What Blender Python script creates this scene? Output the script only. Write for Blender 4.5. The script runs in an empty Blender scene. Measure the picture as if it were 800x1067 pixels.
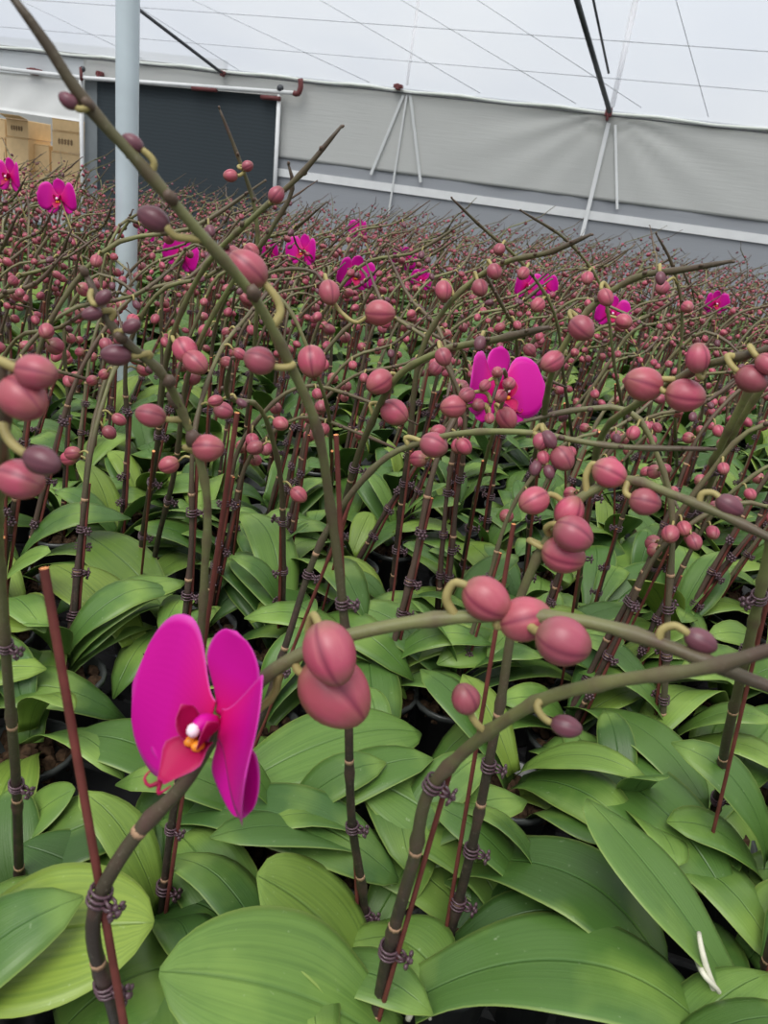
import bpy, math, random
import numpy as np
from mathutils import Vector, Matrix

random.seed(7)
rnd = random.Random(11)
SC = bpy.context.scene
COL = SC.collection
PI = math.pi

# ------------------------------------------------------------------ camera
W, H, FPX = 800.0, 1067.0, 820.0
PITCH, ROLL = math.radians(21.9), math.radians(7.9)
CAM = np.array([0.0, 0.0, 1.40])
_r0 = np.array([1.0, 0, 0])
_fw = np.array([0, math.cos(PITCH), -math.sin(PITCH)])
_u0 = np.array([0, math.sin(PITCH), math.cos(PITCH)])
CR = math.cos(ROLL) * _r0 + math.sin(ROLL) * _u0
CU = -math.sin(ROLL) * _r0 + math.cos(ROLL) * _u0


def ray(px, py):
    return _fw + CR * ((px - W / 2) / FPX) - CU * ((py - H / 2) / FPX)


def at(px, py, d):
    return CAM + ray(px, py) * d


def at_z(px, py, z):
    r = ray(px, py)
    return CAM + r * ((z - CAM[2]) / r[2])


def proj(p):
    q = np.asarray(p, float) - CAM
    d = q @ _fw
    return W / 2 + FPX * (q @ CR) / d, H / 2 - FPX * (q @ CU) / d, d


cd = bpy.data.cameras.new('camera')
co = bpy.data.objects.new('camera', cd)
COL.objects.link(co)
cd.sensor_fit = 'VERTICAL'
cd.sensor_height = 36
cd.lens = FPX / H * 36
cd.clip_start = 0.02
m = Matrix((CR, CU, -_fw)).transposed().to_4x4()
m.translation = Vector(CAM)
co.matrix_world = m
cd.dof.use_dof = True
cd.dof.focus_distance = 1.0
cd.dof.aperture_fstop = 15
SC.camera = co
SC.view_settings.view_transform = 'Standard'
SC.view_settings.look = 'None'
SC.view_settings.gamma = 1
SC.view_settings.exposure = 0.12
SC.view_settings.use_curve_mapping = False

Z0 = 0.80       # height of the leaf bases (pot rims)
BENCH = 0.69


# ------------------------------------------------------------------ materials
def lin(c):
    return tuple(((v / 255) / 12.92 if v / 255 <= .04045 else ((v / 255 + .055) / 1.055) ** 2.4) for v in c) + (1,)


class NT:
    def __init__(s, name):
        s.m = bpy.data.materials.new(name)
        s.m.use_nodes = True
        s.t = s.m.node_tree
        s.b = s.t.nodes['Principled BSDF']

    def n(s, typ, **kw):
        nd = s.t.nodes.new(typ)
        for k, v in kw.items():
            setattr(nd, k, v)
        return nd

    def l(s, a, b):
        s.t.links.new(a, b)

    def math(s, op, a, b=None, clamp=False):
        nd = s.n('ShaderNodeMath', operation=op, use_clamp=clamp)
        for i, v in enumerate((a, b)):
            if v is None:
                continue
            if isinstance(v, (int, float)):
                nd.inputs[i].default_value = v
            else:
                s.l(v, nd.inputs[i])
        return nd.outputs[0]

    def mix(s, f, a, b, mode='MIX'):
        nd = s.n('ShaderNodeMix', data_type='RGBA', blend_type=mode)
        for sock, v in ((nd.inputs[0], f), (nd.inputs[6], a), (nd.inputs[7], b)):
            if isinstance(v, (int, float, tuple)):
                sock.default_value = v
            else:
                s.l(v, sock)
        return nd.outputs[2]

    def ramp(s, f, stops):
        nd = s.n('ShaderNodeValToRGB')
        e = nd.color_ramp.elements
        while len(e) < len(stops):
            e.new(.5)
        for el, (p, c) in zip(e, stops):
            el.position = p
            el.color = c
        s.l(f, nd.inputs[0])
        return nd.outputs[0]

    def attr(s):
        a = s.n('ShaderNodeAttribute', attribute_name='luv')
        x = s.n('ShaderNodeSeparateXYZ')
        s.l(a.outputs['Vector'], x.inputs[0])
        return x.outputs[0], x.outputs[1], x.outputs[2], a.outputs['Vector']

    def noise(s, scale, vec=None, detail=3):
        nd = s.n('ShaderNodeTexNoise')
        nd.inputs['Scale'].default_value = scale
        nd.inputs['Detail'].default_value = detail
        if vec is None:
            vec = s.n('ShaderNodeTexCoord').outputs['Object']
        s.l(vec, nd.inputs['Vector'])
        return nd.outputs['Fac']

    def bump(s, h, strength=.3, dist=.002):
        nd = s.n('ShaderNodeBump')
        nd.inputs['Strength'].default_value = strength
        nd.inputs['Distance'].default_value = dist
        s.l(h, nd.inputs['Height'])
        s.l(nd.outputs[0], s.b.inputs['Normal'])

    def base(s, c, rough=.5, spec=.5):
        i = s.b.inputs['Base Color']
        if isinstance(c, tuple):
            i.default_value = c
        else:
            s.l(c, i)
        s.b.inputs['Roughness'].default_value = rough
        s.b.inputs['Specular IOR Level'].default_value = spec
        return s.m


def simple(name, rgb, rough=.5, spec=.4, metal=0, var=.25, scale=40):
    t = NT(name)
    c = lin(rgb)
    d = tuple(v * (1 - var) for v in c[:3]) + (1,)
    l = tuple(min(1, v * (1 + var)) for v in c[:3]) + (1,)
    t.base(t.ramp(t.noise(scale), [(.3, d), (.7, l)]), rough, spec)
    t.b.inputs['Metallic'].default_value = metal
    return t.m


def leaf_mat(fixed=False):
    # luv: x across (-1..1), y along (0..1), z random per leaf
    t = NT('orchid_leaf')
    x, y, z, v = t.attr()
    oi = t.n('ShaderNodeObjectInfo').outputs['Random']
    gi = t.n('ShaderNodeNewGeometry')
    rv = z if fixed else t.math('FRACT', t.math('ADD', t.math('MULTIPLY', oi, 3.7), z))
    c = t.ramp(rv, [(0, lin((50, 80, 34))), (.25, lin((80, 113, 46))), (.5, lin((64, 97, 47))),
                    (.72, lin((98, 130, 58))), (.88, lin((122, 144, 56))), (1, lin((72, 103, 43)))])
    mp = t.n('ShaderNodeMapping')
    mp.inputs['Scale'].default_value = (9, .7, 5)
    t.l(v, mp.inputs[0])
    nz = t.noise(2.0, mp.outputs[0], 4)
    c = t.mix(t.math('MULTIPLY', t.math('SUBTRACT', nz, .42, True), 1.6, True), c, lin((62, 94, 38)))
    blot = t.noise(11)
    c = t.mix(t.math('MULTIPLY', t.math('SUBTRACT', blot, .52, True), 2.2, True), c, lin((138, 166, 78)))
    ax = t.math('ABSOLUTE', x)
    edge = t.math('MULTIPLY', t.math('SUBTRACT', ax, .93, True), 6, True)
    c = t.mix(edge, c, lin((158, 176, 92)))
    rib = t.math('SUBTRACT', 1, t.math('MULTIPLY', ax, 22, True), True)
    c = t.mix(t.math('MULTIPLY', rib, .4), c, lin((46, 84, 34)))
    dust = t.noise(160, None, 2)
    c = t.mix(t.math('MULTIPLY', t.math('SUBTRACT', dust, .7, True), 2.5, True), c, lin((190, 205, 170)))
    c = t.mix(gi.outputs['Backfacing'], c, c)
    wv = t.n('ShaderNodeTexWave', wave_type='BANDS', bands_direction='X')
    wv.inputs['Scale'].default_value = 2.6
    wv.inputs['Distortion'].default_value = 1.2
    t.l(v, wv.inputs['Vector'])
    h = t.math('SUBTRACT', t.math('MULTIPLY', nz, .30), t.math('MULTIPLY', rib, 1.0))
    t.bump(h, .5, .0022)
    t.base(c, .42, .38)
    t.b.inputs['Subsurface Weight'].default_value = 0
    return t.m


def stem_mat(fixed=False):
    # luv: x around, y along (0 base..1 tip), z darkness
    t = NT('orchid_stem')
    x, y, z, v = t.attr()
    c = t.ramp(y, [(0, lin((42, 38, 32))), (.35, lin((56, 48, 42))), (.55, lin((84, 80, 56))),
                   (.8, lin((118, 122, 76))), (.97, lin((74, 64, 52)))])
    nz = t.noise(60)
    c = t.mix(t.math('MULTIPLY', t.math('SUBTRACT', nz, .5, True), 3, True), c, lin((84, 62, 56)))
    n2 = t.noise(400)
    c = t.mix(t.math('MULTIPLY', t.math('SUBTRACT', n2, .6, True), 2, True), c, lin((136, 130, 112)))
    oi = t.n('ShaderNodeObjectInfo').outputs['Random']
    isl = t.n('ShaderNodeNewGeometry').outputs['Random Per Island']
    rv = t.math('ADD', .3, 0) if fixed else t.math('FRACT', t.math('ADD', oi, t.math('MULTIPLY', isl, 2.3)))
    c = t.mix(t.math('MULTIPLY', t.math('SUBTRACT', rv, .3, True), .9, True), c, lin((96, 76, 66)))
    c = t.mix(t.math('MULTIPLY', t.math('SUBTRACT', .3, rv, True), 2.2, True), c, lin((136, 130, 98)))
    c = t.mix(z, c, lin((86, 62, 60)))
    t.bump(n2, .3, .0006)
    return t.base(c, .5, .35)


def bud_mat():
    t = NT('orchid_bud')
    x, y, z, v = t.attr()   # x seam, y along, z darkness
    c = t.ramp(y, [(0, lin((140, 104, 84))), (.22, lin((164, 80, 94))), (.7, lin((182, 76, 102))), (1, lin((140, 92, 82)))])
    mp = t.n('ShaderNodeMapping')
    mp.inputs['Scale'].default_value = (1, 1, .25)
    t.l(t.n('ShaderNodeTexCoord').outputs['Object'], mp.inputs[0])
    nz = t.noise(5, mp.outputs[0], 4)
    oi = t.n('ShaderNodeObjectInfo').outputs['Random']
    c = t.mix(t.math('MULTIPLY', oi, .6), c, lin((148, 78, 80)))
    c = t.mix(t.math('MULTIPLY', t.math('SUBTRACT', nz, .52, True), 1.6, True), c, lin((190, 112, 116)))
    c = t.mix(t.math('MULTIPLY', t.math('SUBTRACT', .44, nz, True), 1.6, True), c, lin((148, 78, 80)))
    c = t.mix(t.math('MULTIPLY', x, .8), c, lin((116, 36, 62)))
    c = t.mix(z, c, lin((84, 54, 64)))
    return t.base(c, .42, .45)


def petal_mat(name, c1, c2, edge):
    t = NT(name)
    x, y, z, v = t.attr()
    c = t.ramp(y, [(0, lin(c2)), (.55, lin(c1)), (1, lin(c1))])
    wv = t.n('ShaderNodeTexWave', wave_type='BANDS', bands_direction='X')
    wv.inputs['Scale'].default_value = 3.2
    wv.inputs['Distortion'].default_value = 2.5
    t.l(v, wv.inputs['Vector'])
    c = t.mix(t.math('MULTIPLY', wv.outputs['Fac'], .03), c, lin((160, 0, 100)))
    ax = t.math('MAXIMUM', t.math('ABSOLUTE', x), t.math('SUBTRACT', y, .04))
    e = t.math('MULTIPLY', t.math('SUBTRACT', ax, .9, True), 7, True)
    c = t.mix(t.math('MULTIPLY', e, .8), c, lin(edge))
    t.bump(wv.outputs['Fac'], .05, .0004)
    t.base(c, .5, .25)
    return t.m


M = dict(
    leaf=leaf_mat(), leaf_fixed=leaf_mat(True), stem=stem_mat(), stem_fixed=stem_mat(True), bud=bud_mat(),
    petal=petal_mat('petal', (188, 4, 138), (186, 4, 88), (206, 92, 186)),
    lip=petal_mat('lip', (158, 8, 70), (116, 4, 44), (206, 84, 150)),
    pedicel=simple('pedicel', (150, 138, 88), .5, .3, 0, .2, 90),
    stake=simple('stake', (100, 52, 46), .6, .25, 0, .25, 60),
    cut=simple('cut_end', (222, 150, 98), .8, .2, 0, .15, 300),
    clip=simple('clip_plastic', (78, 56, 64), .3, .55, 0, .2, 80),
    white=simple('column', (240, 214, 228), .4, .4, 0, .05, 80),
    callus=simple('callus', (226, 140, 40), .4, .4, 0, .25, 300),
    pot=simple('pot_plastic', (70, 74, 72), .35, .5, 0, .15, 20),
    bark=simple('bark', (66, 50, 36), .9, .2, 0, .6, 160),
    root=simple('root', (196, 194, 176), .6, .3, 0, .15, 90),
    scale=simple('node_scale', (158, 128, 102), .7, .2, 0, .2, 90),
)


# ------------------------------------------------------------------ geometry containers
class G:
    def __init__(s):
        s.V, s.A, s.F, s.MI = [], [], [], []
        s.n = 0

    def add(s, V, F, A=None, mi=0):
        V = np.asarray(V, float)
        if A is None:
            A = np.zeros((len(V), 3))
        s.V.append(V)
        s.A.append(np.asarray(A, float))
        o = s.n
        s.F.extend(tuple(i + o for i in f) for f in F)
        s.MI.extend([mi] * len(F))
        s.n += len(V)
        return s

    def join(s, g, mat=None, mimap=None, zadd=0):
        V = np.concatenate(g.V)
        A = np.concatenate(g.A).copy()
        if mat is not None:
            mm = np.array(mat)
            V = V @ mm[:3, :3].T + mm[:3, 3]
        if zadd:
            A[:, 2] = (A[:, 2] + zadd) % 1.0
        o = s.n
        s.V.append(V)
        s.A.append(A)
        s.F.extend(tuple(i + o for i in f) for f in g.F)
        s.MI.extend(g.MI if mimap is None else [mimap[i] for i in g.MI])
        s.n += len(V)
        return s

    def mesh(s, name, mats, smooth=True):
        me = bpy.data.meshes.new(name)
        V = np.concatenate(s.V)
        me.from_pydata(V.tolist(), [], s.F)
        a = me.attributes.new('luv', 'FLOAT_VECTOR', 'POINT')
        a.data.foreach_set('vector', np.concatenate(s.A).astype(np.float32).ravel())
        for mt in mats:
            me.materials.append(mt)
        if len(mats) > 1:
            me.polygons.foreach_set('material_index', s.MI)
        if smooth:
            me.polygons.foreach_set('use_smooth', [True] * len(me.polygons))
        me.update()
        return me


def nrm(v):
    v = np.asarray(v, float)
    return v / (np.linalg.norm(v) + 1e-12)


def catmull(P, n):
    """n samples, evenly by control length, of a smooth curve through P."""
    P = np.asarray(P, float)
    if len(P) == 2:
        t = np.linspace(0, 1, n)[:, None]
        return P[0] * (1 - t) + P[1] * t
    seg = np.sqrt(np.linalg.norm(np.diff(P[:, :3], axis=0), axis=1)) + 1e-9
    k = np.concatenate([[0], np.cumsum(seg ** 2)])
    Q = np.vstack([2 * P[0] - P[1], P, 2 * P[-1] - P[-2]])
    out = []
    for u in np.linspace(0, k[-1], n):
        i = min(int(np.searchsorted(k, u, side='right')) - 1, len(P) - 2)
        t = (u - k[i]) / (k[i + 1] - k[i])
        h = k[i + 1] - k[i]
        p0, p1, p2, p3 = Q[i], Q[i + 1], Q[i + 2], Q[i + 3]
        hl = k[i] - k[i - 1] if i > 0 else h
        hr = k[i + 2] - k[i + 1] if i + 2 < len(k) else h
        m1 = h * ((p1 - p0) / hl * h + (p2 - p1) / h * hl) / (hl + h)
        m2 = h * ((p2 - p1) / h * hr + (p3 - p2) / hr * h) / (h + hr)
        t2, t3 = t * t, t * t * t
        out.append((2 * t3 - 3 * t2 + 1) * p1 + (t3 - 2 * t2 + t) * m1 + (-2 * t3 + 3 * t2) * p2 + (t3 - t2) * m2)
    return np.array(out)


def tube(g, P, R, ns=7, mi=0, a0=0, a1=1, dark=0, cap=True, capmi=None):
    P = np.asarray(P, float)
    n = len(P)
    R = np.broadcast_to(np.asarray(R, float), (n,))
    T = np.gradient(P, axis=0)
    u = nrm(np.cross(T[0], [0.31, 0.2, 0.93]))
    V, A = [], []
    D = np.broadcast_to(np.asarray(dark, float), (n,))
    for i in range(n):
        t = nrm(T[i])
        u = nrm(u - t * (u @ t))
        w = np.cross(t, u)
        for k in range(ns):
            an = 2 * PI * k / ns
            V.append(P[i] + R[i] * (math.cos(an) * u + math.sin(an) * w))
            A.append((k / ns, a0 + (a1 - a0) * i / (n - 1), D[i]))
    F = [(i * ns + k, i * ns + (k + 1) % ns, (i + 1) * ns + (k + 1) % ns, (i + 1) * ns + k) for i in range(n - 1) for k in range(ns)]
    if cap:
        F.append(tuple(range(ns))[::-1])
        if capmi is None:
            F.append(tuple((n - 1) * ns + k for k in range(ns)))
    g.add(V, F, A, mi)
    if cap and capmi is not None:
        e = [np.asarray(V[(n - 1) * ns + k]) for k in range(ns)]
        g.add(e, [tuple(range(ns))], None, capmi)
    return g


def ball(g, c, r, nu=6, nv=5, mi=0, A=(0, .9, .6), axis=None, stretch=1.0):
    c = np.asarray(c, float)
    ax = nrm(axis if axis is not None else (0, 0, 1))
    u = nrm(np.cross(ax, (0.3, .9, .1)))
    w = np.cross(ax, u)
    V = [c - ax * r * stretch]
    for j in range(1, nv):
        th = PI * j / nv
        for k in range(nu):
            an = 2 * PI * k / nu
            V.append(c + r * math.sin(th) * (math.cos(an) * u + math.sin(an) * w) - ax * r * stretch * math.cos(th))
    V.append(c + ax * r * stretch)
    F = [(0, 1 + (k + 1) % nu, 1 + k) for k in range(nu)]
    for j in range(nv - 2):
        F += [(1 + j * nu + k, 1 + j * nu + (k + 1) % nu, 1 + (j + 1) * nu + (k + 1) % nu, 1 + (j + 1) * nu + k) for k in range(nu)]
    b = 1 + (nv - 2) * nu
    F += [(b + k, b + (k + 1) % nu, len(V) - 1) for k in range(nu)]
    g.add(V, F, [A] * len(V), mi)
    return g


def box(g, x0, x1, y0, y1, z0, z1, mi=0):
    V = [(x, y, z) for x in (x0, x1) for y in (y0, y1) for z in (z0, z1)]
    g.add(V, [(0, 1, 3, 2), (4, 6, 7, 5), (0, 4, 5, 1), (2, 3, 7, 6), (0, 2, 6, 4), (1, 5, 7, 3)], None, mi)
    return g


def blade(g, C, S, N, prof, nW=8, fold=.2, edge=.15, thick=.0012, mi=0, zr=0., wave=0., ph=0., tipfold=0.):
    """closed leaf/petal: centre curve C, side vectors S, normals N, half widths prof"""
    n = len(C)
    ys = np.linspace(-1, 1, nW + 1)
    top, A = [], []
    for i in range(n):
        s = i / (n - 1)
        for y in ys:
            a = abs(y)
            off = fold * (1 - .75 * s) * (a ** 1.2) - edge * (a ** 2.4) * (.35 + .65 * s)
            off += wave * math.sin(s * 7 + ph + (2.2 if y > 0 else 0)) * a * a
            top.append(C[i] + S[i] * y * prof[i] + N[i] * prof[i] * off)
            A.append((y, s, zr))
    top = np.array(top)
    Nn = np.repeat(N, nW + 1, axis=0)
    ed = np.tile(1 - .8 * np.abs(ys) ** 4, n)[:, None]
    bot = top - Nn * thick * ed
    k = nW + 1
    F = []
    m = len(top)
    for i in range(n - 1):
        for j in range(nW):
            a, b, c, d = i * k + j, i * k + j + 1, (i + 1) * k + j + 1, (i + 1) * k + j
            F.append((a, b, c, d))
            F.append((m + d, m + c, m + b, m + a))
    for i in range(n - 1):
        F.append((i * k, (i + 1) * k, m + (i + 1) * k, m + i * k))
        a, b = i * k + nW, (i + 1) * k + nW
        F.append((b, a, m + a, m + b))
    for j in range(nW):
        F.append((j + 1, j, m + j, m + j + 1))
        a, b = (n - 1) * k + j, (n - 1) * k + j + 1
        F.append((a, b, m + b, m + a))
    g.add(np.vstack([top, bot]), F, np.vstack([A, A]), mi)
    return g


def leaf_prof(n, w, base=.45, mx=.52, pt=.62):
    out = []
    for s in np.linspace(0, 1, n):
        if s < mx:
            q = s / mx
            out.append(base + (1 - base) * (q * q * (3 - 2 * q)))
        else:
            t = (s - mx) / (1 - mx)
            out.append(max(.05, (1 - t ** 2.3) ** pt))
    return np.array(out) * w / 2


def leaf(B, T, w, arch=.03, roll=0., n=13, nW=8, fold=.22, edge=.18, droop=0., zr=0., wave=.04, bend=0.):
    """leaf from B to T: arch lifts the middle, droop pulls the last third down, bend swings it sideways"""
    B, T = np.asarray(B, float), np.asarray(T, float)
    d = T - B
    h = nrm(np.cross(d, (0, 0, 1)))
    up = nrm(np.cross(h, d))
    ctl = B + d * .5 + up * arch * 2 + h * bend * 2
    ss = np.linspace(0, 1, n)[:, None]
    C = (1 - ss) ** 2 * B + 2 * ss * (1 - ss) * ctl + ss ** 2 * T
    C = C - np.array([0, 0, 1]) * droop * np.clip(ss - .6, 0, 1) ** 2 * 6.25
    tg = np.gradient(C, axis=0)
    S, N = [], []
    for t in tg:
        t = nrm(t)
        s = nrm(np.cross(t, up))
        u = np.cross(s, t)
        s2 = s * math.cos(roll) + u * math.sin(roll)
        S.append(s2)
        N.append(np.cross(s2, t))
    g = G()
    blade(g, C, np.array(S), np.array(N), leaf_prof(n, w), nW, fold, edge, .0016, 0, zr, wave, zr * 20)
    return g


def bud_geo(nu=24, nv=13, dark=0., plump=1.0):
    """unit bud: base at origin, tip at z=1, width ~0.84; three sepals meet in seams"""
    V, A, F = [(0, 0, 0)], [(0, 0, dark)], []
    for j in range(1, nv):
        q = PI * j / nv
        t = (1 - math.cos(q)) / 2
        r = .395 * plump * math.sin(q) ** .92 * (1.04 - .16 * t + .10 * math.sin(PI * t))
        for k in range(nu):
            th = 2 * PI * k / nu
            a = (th / (2 * PI / 3) + 1e-6) % 1.0        # 0..1 within a sepal
            e = min(a, 1 - a)
            seam = max(0, 1 - e / .09)
            keel = max(0, 1 - abs(a - .5) / .12)
            f = 1 - .075 * seam * (.4 + .6 * t) + .035 * keel
            V.append((r * f * math.cos(th), r * f * math.sin(th), t))
            A.append((min(1, seam), t, dark))
    V.append((0, 0, 1))
    A.append((.8, 1, dark))
    F += [(0, 1 + (k + 1) % nu, 1 + k) for k in range(nu)]
    for j in range(nv - 2):
        F += [(1 + j * nu + k, 1 + j * nu + (k + 1) % nu, 1 + (j + 1) * nu + (k + 1) % nu, 1 + (j + 1) * nu + k) for k in range(nu)]
    b = 1 + (nv - 2) * nu
    F += [(b + k, b + (k + 1) % nu, len(V) - 1) for k in range(nu)]
    return G().add(V, F, A)


def frame(z, x=(0.2, 0.3, 1)):
    z = nrm(z)
    xx = np.asarray(x, float)
    xx = nrm(xx - z * (xx @ z))
    return xx, np.cross(z, xx), z


def mat4(x, y, z, o, s=1.0):
    r = np.eye(4)
    r[:3, 0], r[:3, 1], r[:3, 2], r[:3, 3] = np.asarray(x) * s, np.asarray(y) * s, np.asarray(z) * s, o
    return r


def clip_geo(ns=12, nt=5):
    """orchid clip around a z axis at the origin, its flower shaped head out along +x"""
    g = G()
    for zz, rr in ((-.0042, .0066), (0., .0068), (.0042, .0066)):
        P = [(rr * math.cos(a), rr * math.sin(a), zz) for a in np.linspace(0, 2 * PI, ns + 1)]
        tube(g, P, .0011, nt, cap=False)
    for y in (-.0022, .0022):
        tube(g, [(.006, y, .003), (.010, y * 1.3, .002), (.0135, y * .6, .0)], .0012, nt)
        tube(g, [(.006, y, -.003), (.010, y * 1.3, -.002), (.0135, y * .6, .0)], .0012, nt)
    for k in range(6):
        a = k * PI / 3
        c = np.array((.0155, .0052 * math.cos(a), .0052 * math.sin(a)))
        ball(g, c, .0026, 5, 4, 0, (0, 0, 0), (1, 0, 0), .6)
    ball(g, (.0165, 0, 0), .0026, 6, 4, 0, (0, 0, 0))
    return g


# ------------------------------------------------------------------ object helpers
def mk(name, me, parent=None, mat=None):
    o = bpy.data.objects.new(name, me)
    COL.objects.link(o)
    if parent is not None:
        o.parent = parent
    if mat is not None:
        o.matrix_local = Matrix(np.asarray(mat).tolist())
    return o


def thing(name, label, cat, loc=(0, 0, 0), group=None, yaw=0.):
    o = bpy.data.objects.new(name, None)
    COL.objects.link(o)
    o.empty_display_size = .05
    o.location = Vector([float(v) for v in loc])
    o.rotation_euler = (0, 0, yaw)
    o['label'] = label
    o['category'] = cat
    if group:
        o['group'] = group
    return o


def tag(o, label, cat, group=None):
    o['label'] = label
    o['category'] = cat
    if group:
        o['group'] = group
    return o


def struct(name, g, mats, smooth=False):
    o = mk(name, g.mesh(name, mats, smooth))
    o['kind'] = 'structure'
    return o


# shared meshes -----------------------------------------------------------
BUD = [bud_geo(30, 13, d, p).mesh('bud', [M['bud']]) for d, p in ((0, 1), (.12, .92), (.3, 1.04), (.85, .84))]
BUDLO = [bud_geo(9, 6, d, p) for d, p in ((0, 1), (.12, .92), (.3, 1.04), (.85, .84))]
CLIP = clip_geo().mesh('clip', [M['clip']])
CLIPLO_G = clip_geo(6, 3)
CLIPLO = CLIPLO_G.mesh('clip', [M['clip']])


def lathe(g, prof, ns=20, mi=0):
    V = [(r * math.cos(2 * PI * k / ns), r * math.sin(2 * PI * k / ns), z) for r, z in prof for k in range(ns)]
    F = [(i * ns + k, i * ns + (k + 1) % ns, (i + 1) * ns + (k + 1) % ns, (i + 1) * ns + k) for i in range(len(prof) - 1) for k in range(ns)]
    g.add(V, F, None, mi)
    return g


POTG = lathe(G(), [(.001, -.109), (.036, -.109), (.047, -.008), (.051, -.008), (.051, 0), (.047, 0), (.044, -.02), (.001, -.02)])
POT = POTG.mesh('pot', [M['pot']])
_g = G()
_r = random.Random(3)
for k in range(46):
    a, r = _r.random() * 6.28, .041 * math.sqrt(_r.random())
    ball(_g, (r * math.cos(a), r * math.sin(a), -.017 + _r.random() * .012), .006 + .005 * _r.random(), 5, 4, 0, (0, 0, 0),
         (_r.random() - .5, _r.random() - .5, _r.random() * .4), .6 + _r.random())
BARK = _g.mesh('bark', [M['bark']], False)

# free leaf shapes of the crowd plants: base at origin, along +x
LEAFG = []
for L, w, arch, dz, dr, rl in ((.17, .066, .022, .020, .02, .1), (.20, .072, .030, .015, .03, -.15), (.185, .064, .026, .055, .02, .2),
                               (.15, .060, .018, .045, .015, -.1), (.21, .070, .036, .0, .03, .0), (.165, .070, .018, .075, .01, -.2),
                               (.13, .056, .012, .030, .01, .15)):
    LEAFG.append(leaf((.006, 0, .0), (L, 0, dz), w, arch, rl, 12, 6, .24, .18, dr, rnd.random(), .05))
LEAFM = [g.mesh('leaf', [M['leaf']]) for g in LEAFG]
LEAFLO = [leaf((.006, 0, .0), (L, 0, dz), w, arch, rl, 6, 2, .24, .18, dr, rnd.random(), .05)
          for L, w, arch, dz, dr, rl in ((.17, .066, .022, .020, .02, .1), (.20, .072, .030, .015, .03, -.15), (.185, .064, .026, .055, .02, .2), (.15, .060, .018, .045, .015, -.1))]


def rosette(r, n=None):
    """leaf placements: (variant, 4x4)"""
    n = n or r.choice((5, 6, 6, 7))
    a0 = r.random() * 6.28
    out = []
    for k in range(n):
        a = a0 + (k % 2) * PI + r.uniform(-.55, .55)
        s = r.uniform(.82, 1.12) * (1 if k < n - 2 else .75)
        p = r.uniform(-.10, .12) + .10 * k
        R = Matrix.Rotation(a, 4, 'Z') @ Matrix.Rotation(-p, 4, 'Y') @ Matrix.Rotation(r.uniform(-.3, .3), 4, 'X') @ Matrix.Scale(s, 4)
        R.translation = (0, 0, -.008 + .008 * k)
        out.append((r.randrange(99), np.array(R)))
    return out


# ------------------------------------------------------------------ spikes
def stem_geo(P, r0, r1, ns=7, nodes=True, n=34, tipnod=True, r=rnd, nod=1.0):
    C = catmull(P, n)
    s = np.linspace(0, 1, n)
    R = r0 + (r1 - r0) * s
    R[-1] *= .55
    R[-2] *= .85
    D = np.zeros(n)
    if nodes:
        for c in (.12, .3, .47, .6, .68, .76, .84, .9, .95):
            i = int(c * (n - 1))
            R[i] *= 1.28
            D[i] = .35
    g = G()
    tube(g, C, R, ns, 0, 0, 1, D)
    if nodes:
        for c in (.14, .31, .46):
            i = int(c * (n - 1))
            t = nrm(C[min(i + 1, n - 1)] - C[i])
            tube(g, [C[i] - t * .0018, C[i] + t * .0018], R[i] * 1.08, ns, 1)
    if tipnod:
        L = np.linalg.norm(np.diff(C, axis=0), axis=1).sum()
        k = 0
        for c in (.80, .845, .885, .92, .95, .975, 1.0):
            i = int(c * (n - 1))
            t = nrm(C[i] - C[i - 1])
            side = nrm(np.cross(t, (.3, .2, 1))) * (1 if k % 2 else -1)
            k += 1
            ball(g, C[i] + side * R[i] * 1.0, (.0034 - .0018 * (c - .8) / .2) * nod, 5, 4, 0, (0, .9, .7), t + side * .6, 1.35)
    return g, C, R


def bud_mats(C, R, r, lo=.5, hi=.86, n=5, size=(.014, .022)):
    """random bud placements along a stem: (variant, matrix, stem point, base point)"""
    out = []
    N = len(C)
    for k in range(n):
        f = lo + (hi - lo) * (k + r.uniform(-.2, .2)) / max(1, n - 1)
        i = min(N - 2, max(1, int(f * (N - 1))))
        t = nrm(C[i + 1] - C[i])
        side = nrm(np.cross(t, (0, 0, 1))) * (1 if k % 2 else -1)
        q = (k + .5) / n
        sz = size[1] + (size[0] - size[1]) * q * r.uniform(.8, 1.2)
        dirn = nrm(side * .9 + np.array((0, 0, -.6 + .5 * r.random())) + t * r.uniform(-.1, .5))
        bp = C[i] + dirn * (R[i] + sz * .55)
        ax = nrm(dirn + np.array((0, 0, -.4)) + t * r.uniform(0, .4))
        var = 3 if q > .8 and r.random() < .7 else r.choice((0, 0, 1, 2))
        x, y, z = frame(ax, (r.random(), r.random(), r.random()))
        out.append((var, mat4(x, y, z, bp, sz), C[i], bp))
    return out


def pedicel_geo(a, b, sag=.004, r=.0014, ns=5, n=6):
    a, b = np.asarray(a, float), np.asarray(b, float)
    mid = (a + b) / 2 + np.array((0, 0, sag))
    g = G()
    return tube(g, catmull([a, mid, b], n), np.linspace(r * 1.1, r * .9, n), ns, 0, .2, .8)


def petal_curve(o, d, nv, L, cup, n=9):
    """centre line from o along d, bending towards nv"""
    ss = np.linspace(0, 1, n)[:, None]
    C = o + d * ss * L + nv * cup * L * ss ** 2
    tg = np.gradient(C, axis=0)
    return C, tg


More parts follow.
